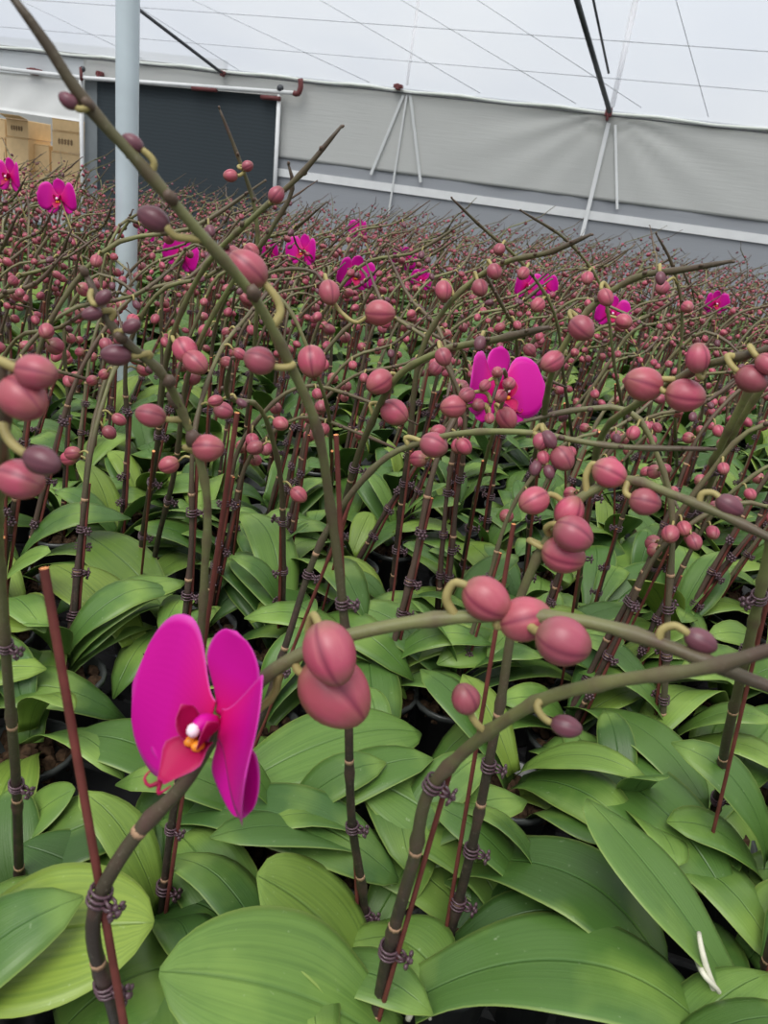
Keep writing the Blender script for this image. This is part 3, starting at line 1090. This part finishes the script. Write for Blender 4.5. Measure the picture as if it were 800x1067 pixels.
def ordinal(n):
    if n < 20:
        return ORD[n - 1]
    t, u = n // 10 * 10, n % 10
    return TENS[t] + 'ieth' if u == 0 else TENS[t] + 'y-' + ORD[u - 1]


NUM = 'no one two three four five six seven eight nine ten eleven twelve'.split()
# flowers open in the crowd: pixel, width in px
FLOW = [(62, 207, 36), (10, 184, 34), (190, 266, 34), (154, 243, 20), (316, 262, 32), (281, 262, 22), (374, 239, 20), (370, 286, 36), (420, 270, 24), (440, 292, 22), (549, 298, 30), (568, 298, 24), (637, 326, 32), (745, 316, 24), (690, 318, 18)]
flow_at = []
for px, py, w in FLOW:
    d = .078 * FPX / w
    p = at(px, py, d)
    flow_at.append((p, d))

cands = []
rc = random.Random(9)
for j in range(-2, 50):
    for i in range(-45, 40):
        p = U * (i + .5 * (j % 2)) * COLW + Vd * (j * ROW + .42)
        p = p + np.array((rc.uniform(-.022, .022), rc.uniform(-.022, .022)))
        yaw, var, sc = rc.random(), rc.randrange(1000), rc.uniform(.9, 1.1)
        if p @ Vd > 6.6 + min(0, (p @ U + .6) * .55):
            continue
        q = proj((p[0], p[1], .85))
        if q[2] < .42:
            continue
        mg = 420 / q[2]
        if q[0] < -mg or q[0] > W + mg or q[1] > H + 160:
            continue
        if min((np.hypot(*(p - h)) for h in HERO_XY)) < .072:
            continue
        # nothing may grow through the grey pole
        cands.append([q[2], j, p, yaw, var, sc])
POLE = at_z(131, 408, .84)[:2]
cands = [c for c in cands if np.hypot(*(c[2] - POLE)) > .07]
cands.sort(key=lambda c: c[0])
NIND = 300 - len(HERO_XY)


def off_frame(c):
    x_ = proj((c[2][0], c[2][1], .95))[0]
    return x_ < -150 / c[0] or x_ > W + 150 / c[0]


inner = [c for c in cands if not off_frame(c)]
ind, rest = inner[:NIND], inner[NIND:] + [c for c in cands if off_frame(c)]
used = set()
fl_for = {}
for k, (p, d) in enumerate(flow_at):
    best = min((c for c in range(len(ind)) if c not in used), key=lambda c: np.hypot(*(ind[c][2] - p[:2])))
    if np.hypot(*(ind[best][2] - p[:2])) < .35:
        used.add(best)
        fl_for[best] = (p, d)
# row places, counted from the left in each row
rows = {}
for k, c in enumerate(ind):
    rows.setdefault(c[1], []).append(k)
place = {}
hero_rows = {}
for n_, h in enumerate(HERO_XY):
    jj = min(sorted(rows), key=lambda q: abs(q * ROW + .42 - h @ Vd))
    hero_rows.setdefault(jj, []).append((h @ U, -1))
for rn, j in enumerate(sorted(rows)):
    for n_, (u_, k) in enumerate(sorted([(ind[k][2] @ U, k) for k in rows[j]] + hero_rows.get(j, []))):
        place[k] = (rn + 1, n_ + 1)
NEAR = 60
for k, (d, j, p, yr, var, sc) in enumerate(ind):
    S = SPIKES[var % len(SPIKES)]
    r = random.Random(var * 7 + k)
    flw = fl_for.get(k)
    two = r.random() < .45
    S2 = SPIKES[(var * 5 + 3) % len(SPIKES)]
    bare = d < .95
    nb = len(S['buds']) + (len(S2['buds']) if two else 0)
    rn, cn = place[k]
    look = ('orchid with an open magenta flower' if flw else 'leafy orchid seen without a spike' if bare else
            ('orchid with two spikes and %s buds' if two else 'orchid with one spike and %s buds') % NUM[nb])
    lab = '%s, %s from left, %s row from front' % (look, ordinal(cn), ordinal(rn))
    yaw = r.gauss(0, .45) if r.random() < .72 else r.uniform(-PI, PI)
    # short of the camera keep the crowd low, so that it does not block the view
    if d < .75:
        yaw = r.uniform(-.4, .4)
    root = thing('potted_orchid', lab, 'orchid', (p[0], p[1], Z0), GROUP)
    mk('pot', POT, root)
    Rz = np.array(Matrix.Rotation(yaw, 4, 'Z') @ Matrix.Diagonal((sc, sc, sc * r.uniform(.94, 1.05), 1)))
    if k < NEAR:
        mk('bark', BARK, root)
        for v, mm in rosette(r):
            mk('leaf', LEAFM[v % len(LEAFM)], root, mm)
    else:
        mk('foliage', FOL[var % len(FOL)], root, np.array(Matrix.Rotation(r.random() * 6.28, 4, 'Z') @ Matrix.Scale(sc, 4)))
    if bare:
        continue
    for S_, Rm in [(S, Rz)] + ([(S2, np.array(Matrix.Translation((rc.uniform(-.016, .016), .012, 0))) @ Rz @ np.array(Matrix.Rotation(rc.uniform(-.5, .5), 4, 'Z')))] if two else []):
        mk('flower_spike', S_['me'], root, Rm)
        mk('stake', S_['stake'], root, Rm)
        for cm in S_['clips']:
            mk('clip', CLIP if k < NEAR else CLIPLO, root, Rm @ cm)
        for (v, mm, a, b), pm_, bl in zip(S_['buds'], S_['pedm'], S_['bl']):
            if k < NEAR:
                bo = mk('bud', BUD[v], root, Rm @ mm)
                mk('pedicel', pm_, bo, np.linalg.inv(Rm @ mm) @ Rm)
            else:
                mk('bud', bl, root, Rm)
    if flw:
        pl = flw[0] - np.array((p[0], p[1], Z0))
        Nv = nrm(np.array((r.uniform(-.6, .5), -1, r.uniform(-.1, .2))))
        fo = flower_obj(root, pl, Nv, nrm((r.uniform(-.2, .3), 0, 1)), .062)
        C = Rz[:3, :3] @ np.array(S['buds'][0][2]) + Rz[:3, 3]
        gp = pedicel_geo(C, pl - Nv * .001, .02, .0018)
        mk('pedicel', gp.mesh('pedicel', [M['pedicel']]), fo)

# the rest of the bench, too far and too many to tell one from the next
gg = G()
rq = random.Random(77)
for (d, j, p, yr, var, sc) in rest:
    S = SPIKES[rq.randrange(len(SPIKES))]
    yaw = rq.gauss(0, .6) if rq.random() < .7 else rq.uniform(-PI, PI)
    T = Matrix.Translation((p[0], p[1], Z0)) @ Matrix.Rotation(yaw, 4, 'Z') @ Matrix.Diagonal((sc, sc, sc * rq.uniform(.94, 1.06), 1))
    Tn = np.array(T)
    near_ = d < 2.2
    gg.join(rq.choice(FOLG if near_ else FOLLO), Tn, {0: 0}, rq.random())
    gg.join(POTG, Tn, {0: 4})
    if d < .95:
        continue
    gg.join(S['gl'], Tn, {0: 1, 1: 1})
    gg.join(S['gs'], Tn, {0: 3, 1: 3})
    for v, mm, a, b in S['buds']:
        gg.join(BUDLO[v], Tn @ mm, {0: 2})
if rest:
    o = mk('distant_orchids', gg.mesh('distant_orchids', [M['leaf'], M['stem'], M['bud'], M['stake'], M['pot']]))
    tag(o, 'distant mass of budded orchids filling the far part and edges of the bench', 'orchids')
    o['kind'] = 'stuff'

# ------------------------------------------------------------------ bench and floor
WALL_D = 8.0        # wall line: Vd . p = WALL_D


def on_wall(px, py, off=0.):
    r = ray(px, py)
    vd3 = np.array((Vd[0], Vd[1], 0))
    t = (WALL_D + off - CAM @ vd3) / (r @ vd3)
    return CAM + r * t


def wl(u, v, z):
    q = U * u + Vd * v
    return np.array((q[0], q[1], z))


def slab(g, u0, u1, v0, v1, z0, z1, mi=0):
    V = [wl(u, v, z) for u in (u0, u1) for v in (v0, v1) for z in (z0, z1)]
    g.add(V, [(0, 1, 3, 2), (4, 6, 7, 5), (0, 4, 5, 1), (2, 3, 7, 6), (0, 2, 6, 4), (1, 5, 7, 3)], None, mi)
    return g


mtray = simple('black_tray', (40, 40, 42), .5, .4, 0, .3, 30)
msteel = simple('galvanised_steel', (178, 190, 198), .38, .5, .35, .08, 14)
bench = thing('growing_bench', 'long low growing bench of black slotted trays under all the orchid pots', 'bench', (0, 3, 0))
g = G()
for k in range(150):
    v = .2 + k * .045
    slab(g, -5.4, 4.2, v, v + .032, BENCH - .008, BENCH - .002)
for k in range(46):
    u = -5.4 + k * .21
    slab(g, u, u + .02, .2, 6.95, BENCH - .02, BENCH - .008)
o = mk('tray', g.mesh('tray', [mtray], False), bench)
o.location = (0, -3, 0)
g = G()
slab(g, -5.45, 4.25, .15, .2, BENCH - .07, BENCH + .03)
slab(g, -5.45, 4.25, 6.95, 7.0, BENCH - .07, BENCH + .03)
slab(g, -5.45, -5.4, .2, 6.95, BENCH - .07, BENCH + .03)
slab(g, 4.2, 4.25, .2, 6.95, BENCH - .07, BENCH + .03)
o = mk('frame', g.mesh('frame', [msteel], False), bench)
o.location = (0, -3, 0)
for u in (-5.3, -2.2, 1.0, 4.1):
    for v in (.3, 3.5, 6.8):
        o = mk('leg', tube(G(), [wl(u, v, 0), wl(u, v, BENCH - .02)], .022, 10).mesh('leg', [msteel]), bench)
        o.location = (0, -3, 0)
g = G()
slab(g, -9, 7, -1.5, 11, -.1, 0)
struct('floor', g, [simple('concrete_floor', (92, 92, 90), .85, .2, 0, .25, 6)])

# ------------------------------------------------------------------ the end wall of plastic film
def film_mat(name, rgb, rough=.55):
    t = NT(name)
    c = lin(rgb)
    nz = t.noise(2.2, None, 5)
    d = tuple(v * .90 for v in c[:3]) + (1,)
    n2 = t.n('ShaderNodeTexNoise')
    mp = t.n('ShaderNodeMapping')
    mp.inputs['Scale'].default_value = (1.2, 1.2, 26)
    t.l(t.n('ShaderNodeTexCoord').outputs['Object'], mp.inputs[0])
    t.l(mp.outputs[0], n2.inputs['Vector'])
    n2.inputs['Scale'].default_value = 3
    col = t.mix(t.math('MULTIPLY', t.math('ADD', nz, n2.outputs['Fac']), .5), d, c)
    t.bump(n2.outputs['Fac'], .15, .01)
    return t.base(col, rough, .3)


EAVE_A, EAVE_B = on_wall(-10, 52), on_wall(805, 131)
zE = (EAVE_A[2] + EAVE_B[2]) / 2
uL = on_wall(88, 120) [:2] @ U
uR = 5.6


def wall_u(px, py):
    return on_wall(px, py)[:2] @ U


mf_hi = film_mat('pale_wall_film', (206, 207, 203))
mf_lo = film_mat('grey_wall_film', (166, 169, 174))
FOLD = wall_u(635, 118)
zB = on_wall(600, 205)[2]   # where the pale sheet ends
g = G()
nu, nv = 150, 26
V, F = [], []
for i in range(nu + 1):
    u = uL + (uR - uL) * i / nu
    for j in range(nv + 1):
        z = zB + (zE - zB) * j / nv
        du, dz = u - FOLD, zE - z
        ang = math.atan2(du, dz + .03)
        rr = math.hypot(du, dz)
        f = .018 * math.sin(ang * 17 + .6 * math.sin(ang * 5)) * math.exp(-rr * 1.6) * min(1, rr * 6)
        f += .006 * math.sin(u * 6 + .5 * math.sin(z * 3))
        V.append(wl(u, WALL_D + f, z))
F = [(i * (nv + 1) + j, (i + 1) * (nv + 1) + j, (i + 1) * (nv + 1) + j + 1, i * (nv + 1) + j + 1) for i in range(nu) for j in range(nv)]
g.add(V, F)
o = struct('wall_back', g, [mf_hi], True)
sm = o.modifiers.new('thick', 'SOLIDIFY')
sm.thickness = .004
g = G()
slab(g, uL, uR, WALL_D + .012, WALL_D + .03, 0, zB + .06)
struct('wall_back_lower', g, [mf_lo])
mwhite = simple('white_pvc', (242, 243, 242), .4, .4, 0, .04, 10)
mred = simple('red_brown_clamp', (116, 62, 62), .5, .4, 0, .2, 30)
mdark = simple('dark_steel', (74, 76, 80), .45, .5, .3, .2, 20)


def wire(g, a, b, r, mi=0, ns=6):
    return tube(g, [a, b], r, ns, mi)


def strip(name, a, b, wd, off=-.02, m=None, th=.008):
    """flat strip on the wall from pixel a to pixel b"""
    A, B = on_wall(*a, off), on_wall(*b, off)
    d = nrm(B - A)
    vd = np.array((Vd[0], Vd[1], 0))
    s = np.cross(d, vd) * wd / 2
    V = [q + sg * s + dd * vd for q in (A, B) for sg in (-1, 1) for dd in (0, th)]
    gg = G().add(V, [(0, 1, 3, 2), (4, 6, 7, 5), (0, 4, 5, 1), (2, 3, 7, 6), (0, 2, 6, 4), (1, 5, 7, 3)])
    return struct(name, gg, [m or mwhite])


strip('trim_1', (280, 178), (860, 258), .075, -.01)
mtape = simple('pale_tape', (246, 247, 246), .6, .3, 0, .05, 8)
mtape2 = simple('thin_seam', (222, 224, 223), .6, .3, 0, .05, 8)
strip('trim_2', (634, 128), (606, 246), .036, -.03, mtape)
strip('trim_3', (427, 97), (438, 190), .026, -.03, mtape2)
strip('trim_4', (421, 97), (386, 182), .026, -.03, mtape2)
strip('trim_5', (424, 97), (404, 226), .018, -.03, mtape2)
strip('trim_6', (641, 130), (643, 218), .022, -.03, mtape)
# rail along the eave: pale film roll with clamps
g = G()
A, B = wl(-7.5, WALL_D - .01, zE), wl(uR, WALL_D - .01, zE)
n = 60
P = [A + (B - A) * t + np.array((0, 0, .008 * math.sin(t * 90))) for t in np.linspace(0, 1, n)]
tube(g, P, .015, 8)
struct('trim_7', g, [simple('eave_roll', (228, 232, 224), .6, .3, 0, .1, 5)], True)
g = G()
tube(g, [A + (0, -.03, -.024), B + (0, -.03, -.024)], .006, 6)
struct('trim_8', g, [mdark], True)
g = G()
slab(g, -7.5, uL, WALL_D + .01, WALL_D + .04, zE - .30, zE)
struct('trim_9', g, [film_mat('dull_header', (214, 218, 220))])

# ------------------------------------------------------------------ roof film, rising from the eave towards the viewer
t = NT('roof_film')
nz = t.noise(.5, None, 4)
col = t.ramp(nz, [(.3, lin((222, 228, 238))), (.7, lin((240, 243, 246)))])
tr = t.n('ShaderNodeBsdfTranslucent')
df = t.n('ShaderNodeBsdfDiffuse')
tp = t.n('ShaderNodeBsdfTransparent')
for nd in (tr, df):
    t.l(col, nd.inputs[0])
m1 = t.n('ShaderNodeMixShader')
m1.inputs[0].default_value = .25
t.l(tr.outputs[0], m1.inputs[1])
t.l(df.outputs[0], m1.inputs[2])
m2 = t.n('ShaderNodeMixShader')
m2.inputs[0].default_value = .45
t.l(m1.outputs[0], m2.inputs[1])
t.l(tp.outputs[0], m2.inputs[2])
t.l(m2.outputs[0], t.t.nodes['Material Output'].inputs[0])
SL = math.tan(math.radians(24))
RV0, RV1 = WALL_D, 3.4


def roofz(v):
    return zE + .02 + (WALL_D - v) * SL


def on_roof(px, py, off=0):
    r = ray(px, py)
    vd3 = np.array((Vd[0], Vd[1], 0))
    # z = zE+.02 + (WALL_D - v)*SL
    a = r[2] + SL * (r @ vd3)
    b = zE + .02 + off + SL * WALL_D - (CAM[2] + SL * (CAM @ vd3))
    return CAM + r * (b / a)


g = G()
nu, nv = 60, 20
V = []
for i in range(nu + 1):
    u = -7.5 + (uR + 7.5) * i / nu
    for j in range(nv + 1):
        v = RV0 + (RV1 - RV0) * j / nv
        V.append(wl(u, v, roofz(v) + .012 * math.sin(u * 4.2) * min(1, j / 3)))
g.add(V, [(i * (nv + 1) + j, (i + 1) * (nv + 1) + j, (i + 1) * (nv + 1) + j + 1, i * (nv + 1) + j + 1) for i in range(nu) for j in range(nv)])
struct('ceiling', g, [t.m], True)
mwire = simple('roof_wire', (232, 235, 240), .5, .4, 0, .1, 20)
tt = NT('white_tape')
_tr = tt.n('ShaderNodeBsdfTranslucent')
_tr.inputs[0].default_value = (.97, .97, .98, 1)
tt.l(_tr.outputs[0], tt.t.nodes['Material Output'].inputs[0])
mseam = tt.m


def roof_line(label, a, b, r, m, name='roof_wire', cat='wire', grp='thin wires under the roof film', off=-.05):
    A, B = on_roof(*a, off), on_roof(*b, off)
    d = nrm(B - A)
    o = mk(name, tube(G(), [A - d * .0, B], r, 6).mesh(name, [m]))
    return tag(o, label, cat, grp)


roof_line('thin level wire under the roof film, the upper of two', (-20, -4), (820, 55), .0036, mwire)
roof_line('thin level wire under the roof film, the one just above the eave', (-20, 26), (820, 97), .0036, mwire)
for k, (a, b) in enumerate([((10, -5), (150, 62)), ((85, -30), (250, 74)), ((190, -5), (385, 86)), ((320, -8), (500, 97)), ((410, -5), (600, 108)), ((490, -5), (668, 112)), ((702, -8), (738, 122))]):
    roof_line('thin slanting roof wire meeting the eave %s' % ('above the open storage bay', 'above the black shade net', 'right of the black net', 'over the middle of the pale wall',
              'left of the dark brace', 'just right of the dark brace', 'farthest right, the steepest')[k], a, b, .0032, mwire)
roof_line('dark steel roof brace running down to the middle eave clamp', (598, -10), (635, 116), .022, mdark, 'roof_brace', 'brace', 'dark roof braces', -.08)
roof_line('short dark rod hanging beside the middle roof brace', (616, -10), (634, 76), .010, mdark, 'roof_rod', 'rod', 'dark roof braces', -.12)
roof_line('dark steel roof brace slanting down beside the grey pole', (125, -5), (231, 76), .016, mdark, 'roof_brace', 'brace', 'dark roof braces', -.08)
roof_line('broad white tape seam in the roof film above the middle brace', (664, -8), (638, 110), .022, mseam, 'roof_tape', 'tape', 'white tapes on the roof film', -.02)
roof_line('faint white tape seam in the roof film over the pale wall', (437, -8), (424, 88), .012, mseam, 'roof_tape', 'tape', 'white tapes on the roof film', -.02)


def clamp(px, py, label, w=.085, h=.032):
    c = on_wall(px, py, -.05)
    g = G()
    uu = c[:2] @ U
    vv = c[:2] @ Vd
    slab(g, uu - w / 2, uu + w / 2, vv - .03, vv + .03, c[2] - h / 2, c[2] + h / 2)
    slab(g, uu - w / 5, uu + w / 5, vv - .045, vv + .035, c[2] - h, c[2] + h / 1.6)
    o = mk('clamp', g.mesh('clamp', [mred], False))
    bv = o.modifiers.new('b', 'BEVEL')
    bv.width = .006
    tag(o, label, 'clamp', 'red clamps on the eave')


clamp(415, 90, 'red clamp on the eave above the pale wall seam')
clamp(634, 117, 'red clamp at the foot of the middle roof brace', .06, .07)
clamp(232, 76, 'red clamp on the eave over the black net beside the pole', .05)
clamp(36, 74, 'red clamp above the white roll-up sheet', .16, .04)
clamp(104, 77, 'small red clamp above the corner of the black net', .07, .04)

# ------------------------------------------------------------------ pole, shade net and its pipes
mpole = simple('pole_steel', (192, 204, 210), .35, .5, .2, .07, 10)
pz = POLE
_p, _q, pd = proj((pz[0], pz[1], 1.2))
rad = 11.0 * pd / FPX
g = tube(G(), [(pz[0], pz[1], z) for z in (0, 1.0, 2.0, 4.2)], rad, 24)
tag(mk('pole', g.mesh('pole', [mpole])), 'round galvanised steel pole rising out of the orchids to the roof', 'pole')

net = thing('shade_net', 'black shade net panel stretched in a white pipe frame on the end wall', 'net', on_wall(190, 205, -.04))
NL = np.array(net.location)
mnet = NT('black_net')
wv = mnet.n('ShaderNodeTexWave', wave_type='BANDS', bands_direction='Z')
wv.inputs['Scale'].default_value = 9
wv.inputs['Distortion'].default_value = 3
mnet.l(mnet.n('ShaderNodeTexCoord').outputs['Object'], wv.inputs['Vector'])
mnet.base(mnet.ramp(wv.outputs['Fac'], [(0, lin((62, 69, 73))), (1, lin((66, 74, 78)))]), .8, .2)


def quad_panel(name, px4, off, th, m, parent=None, NLo=None, bow=0.):
    """panel on the wall between four pixel corners tl, tr, br, bl"""
    c = [on_wall(*p, off) for p in px4]
    n1, n2 = 24, 10
    V = []
    vd = np.array((Vd[0], Vd[1], 0))
    for side in (0, 1):
        for i in range(n1 + 1):
            for j in range(n2 + 1):
                a, b = i / n1, j / n2
                q = (c[0] * (1 - a) + c[1] * a) * (1 - b) + (c[3] * (1 - a) + c[2] * a) * b
                V.append(q + vd * (th * side + bow * math.sin(a * 19 + b * 2) * math.sin(PI * b)))
    k = n2 + 1
    mm = (n1 + 1) * k
    F = []
    for i in range(n1):
        for j in range(n2):
            q = (i * k + j, (i + 1) * k + j, (i + 1) * k + j + 1, i * k + j + 1)
            F.append(q)
            F.append(tuple(mm + x for x in q[::-1]))
    for i in range(n1):
        for j in (0, n2):
            a, b = i * k + j, (i + 1) * k + j
            F.append((a, b, mm + b, mm + a) if j == 0 else (b, a, mm + a, mm + b))
    for j in range(n2):
        for i in (0, n1):
            a, b = i * k + j, i * k + j + 1
            F.append((b, a, mm + a, mm + b) if i == 0 else (a, b, mm + b, mm + a))
    V = np.array(V)
    if NLo is not None:
        V = V - NLo
    return mk(name, G().add(V, F).mesh(name, [m]), parent)


quad_panel('net', [(101, 84), (291, 100), (287, 240), (101, 240)], -.04, .01, mnet.m, net, NL, .004)
quad_panel('net_border', [(88, 80), (102, 84), (102, 240), (88, 240)], -.035, .008, simple('grey_film', (128, 134, 136), .6, .3, 0, .08, 6), net, NL)
g = G()
tube(g, [on_wall(-20, 69, -.10) - NL, on_wall(86, 81, -.10) - NL, on_wall(306, 97, -.10) - NL], .020, 10)
mk('top_pipe', g.mesh('top_pipe', [mwhite]), net)
g = G()
tube(g, [on_wall(84, 80, -.09) - NL, on_wall(87, 240, -.09) - NL], .022, 10)
mk('side_pipe', g.mesh('side_pipe', [mwhite]), net)
g = G()
tube(g, [on_wall(291, 96, -.09) - NL, on_wall(284, 240, -.09) - NL], .020, 10)
mk('side_pipe', g.mesh('side_pipe', [mwhite]), net)
g = G()
tube(g, [on_wall(84, 70, -.12) - NL, on_wall(85, 84, -.12) - NL], .016, 8)
mk('bracket', g.mesh('bracket', [mred]), net)
g = G()
tube(g, catmull([on_wall(306, 97, -.10) - NL, on_wall(310, 98, -.10) - NL, on_wall(313, 92, -.10) - NL, on_wall(313, 82, -.10) - NL], 9), .026, 8)
mk('bracket', g.mesh('bracket', [mred]), net)
g = G()
tube(g, [on_wall(272, 101, -.11) - NL, on_wall(292, 103, -.11) - NL], .022, 8)
tube(g, [on_wall(200, 92, -.11) - NL, on_wall(226, 94, -.11) - NL], .020, 8)
mk('red_sleeve', g.mesh('red_sleeve', [mred]), net)
g = G()
ball(g, on_wall(292, 92, -.10) - NL, .035, 8, 6, 0, (0, 0, 0))
ball(g, on_wall(86, 72, -.10) - NL, .03, 8, 6, 0, (0, 0, 0))
mk('finial', g.mesh('finial', [mdark]), net)

# ------------------------------------------------------------------ storage bay on the far left: white sheet, cartons
sheet = quad_panel('roll_up_sheet', [(-30, 72), (84, 83), (84, 127), (-30, 110)], -.03, .012, simple('white_sheet', (246, 246, 242), .7, .2, 0, .04, 3), None, None, .01)
tag(sheet, 'white rolled up plastic sheet hanging over the cartons', 'sheet')
g = G()
slab(g, -9, uL + .35, WALL_D + 2.4, WALL_D + 2.5, 0, zE + .4)
struct('wall_bay', g, [simple('bay_wall', (150, 152, 150), .8, .2, 0, .1, 3)])
mcard = simple('cardboard', (222, 192, 146), .8, .2, 0, .06, 12)
mcard2 = simple('cardboard_shade', (196, 164, 112), .8, .2, 0, .06, 12)
mink = simple('printing_ink', (116, 92, 70), .8, .2, 0, .1, 40)
mgap = simple('carton_tape', (180, 146, 100), .5, .4, 0, .1, 20)


def bay(px, py, off):
    p = on_wall(px, py, off)
    return p[:2] @ U, p[2]


BOFF = .45
TBL = 1.0


def carton(px0, px1, py0, py1, off, label, marks, deep=.38, flap=False):
    """carton whose front face covers the pixel box on a plane behind the wall line"""
    u0, zt = bay(px0, (py0), off)
    u1, zt2 = bay(px1, py0, off)
    _, zb = bay((px0 + px1) / 2, py1, off)
    zt = (zt + zt2) / 2
    v0 = WALL_D + off
    loc = wl((u0 + u1) / 2, v0 + deep / 2, zb)
    root = thing('cardboard_box', label, 'box', loc, 'cartons stacked in the storage bay', -WA)
    w, h = (u1 - u0) / 2, zt - zb
    g = G()
    box(g, -w, w, -deep / 2, deep / 2, 0, h - .002)
    bo = mk('carton_body', g.mesh('carton_body', [mcard], False), root)
    bm = bo.modifiers.new('b', 'BEVEL')
    bm.width = .005
    g = G()
    box(g, -w - .001, w + .001, -deep / 2 - .002, -deep / 2, h - .014, h - .006)
    mk('tape', g.mesh('tape', [mgap], False), root)
    if marks:
        g = G()
        n = 5
        for k in range(n):
            x = -w * .55 + k * w * 1.1 / n
            a = w * .07
            yy = -deep / 2
            for (xa, xb, za, zb_) in ((x, x + w * .15, .58, .61), (x, x + w * .15, .40, .43), (x, x + w * .035, .40, .61), (x + w * .115, x + w * .15, .40, .61), (x + w * .055, x + w * .09, .34, .66)):
                box(g, xa, xb, yy - .002, yy + .001, za * h, zb_ * h)
        mk('printing', g.mesh('printing', [mink], False), root)
    if flap:
        g = G()
        V = [(-w, -deep / 2, h), (w, -deep / 2, h), (w * .9, -deep / 2 - .12, h + .03), (-w * .9, -deep / 2 - .12, h + .03)]
        V += [(x, y, z + .006) for x, y, z in V]
        g.add(V, [(3, 2, 1, 0), (4, 5, 6, 7), (0, 1, 5, 4), (1, 2, 6, 5), (2, 3, 7, 6), (3, 0, 4, 7)])
        mk('flap', g.mesh('flap', [mcard], False), root)
    return root


carton(54, 83, 124, 137, BOFF, 'topmost carton of the pile nearest the black net, open at the top', False, .36)
carton(54, 83, 137, 159, BOFF, 'middle carton with printed characters in the pile nearest the black net', True, .36)
carton(53, 82, 159, 182, BOFF, 'lowest carton showing in the pile nearest the black net', False, .36)
carton(53, 82, 182, 205, BOFF, 'carton half hidden by flowers under the pile nearest the black net', False, .36)
carton(6, 29, 124, 143, BOFF, 'upper carton with printing in the second pile from the net', True, .40, True)
carton(6, 29, 143, 176, BOFF, 'large plain carton under the printed one, second pile from the net', False, .40)
carton(6, 29, 176, 203, BOFF, 'carton half hidden by flowers at the foot of the second pile', False, .40)
carton(-22, 5, 122, 142, BOFF + .05, 'upper carton of the outermost pile by the picture edge', False, .40)
carton(-22, 5, 142, 172, BOFF + .05, 'lower carton of the outermost pile by the picture edge', False, .40)
carton(-22, 5, 172, 200, BOFF + .05, 'bottom carton of the outermost pile by the picture edge', False, .40)
carton(31, 51, 150, 178, BOFF + .1, 'single plain carton standing between the two printed piles', False, .36)
carton(31, 51, 178, 204, BOFF + .1, 'carton under the single plain one between the two printed piles', False, .36)
zt = min(bay(60, 205, BOFF)[1], bay(18, 203, BOFF)[1], bay(-8, 200, BOFF)[1]) - .004
pt = thing('packing_table', 'grey packing table carrying the cartons in the storage bay', 'table', wl(-4.9, WALL_D + .7, 0))
g = G()
slab(g, bay(-40, 200, BOFF)[0], bay(84, 200, BOFF)[0], WALL_D + .35, WALL_D + 1.15, zt - .04, zt)
g.V[0] = g.V[0] - np.array(pt.location)
mk('table_top', g.mesh('table_top', [msteel], False), pt)
for u in (bay(-36, 200, BOFF)[0], bay(80, 200, BOFF)[0]):
    for v in (WALL_D + .4, WALL_D + 1.1):
        mk('leg', tube(G(), [wl(u, v, 0) - np.array(pt.location), wl(u, v, zt - .03) - np.array(pt.location)], .02, 8).mesh('leg', [msteel]), pt)

# ------------------------------------------------------------------ light: bright overcast sky through the film, soft sun
w = bpy.data.worlds.new('world')
SC.world = w
w.use_nodes = True
nt = w.node_tree
bg = nt.nodes['Background']
tc = nt.nodes.new('ShaderNodeTexCoord')
sx = nt.nodes.new('ShaderNodeSeparateXYZ')
rp = nt.nodes.new('ShaderNodeValToRGB')
nt.links.new(tc.outputs['Generated'], sx.inputs[0])
nt.links.new(sx.outputs[2], rp.inputs[0])
e = rp.color_ramp.elements
e[0].position, e[0].color = 0.0, (.16, .17, .17, 1)
e[1].position, e[1].color = .40, (.80, .84, .90, 1)
e.new(.04).color = (.36, .38, .41, 1)
e.new(1.0).color = (1.0, 1.0, 1.0, 1)
nt.links.new(rp.outputs[0], bg.inputs[0])
bg.inputs[1].default_value = 1.06
sd = bpy.data.lights.new('sun', 'SUN')
sd.energy = 2.5
sd.angle = math.radians(35)
sd.color = (1.0, .98, .94)
so = bpy.data.objects.new('sun', sd)
COL.objects.link(so)
so.rotation_euler = (math.radians(30), math.radians(-14), 0)
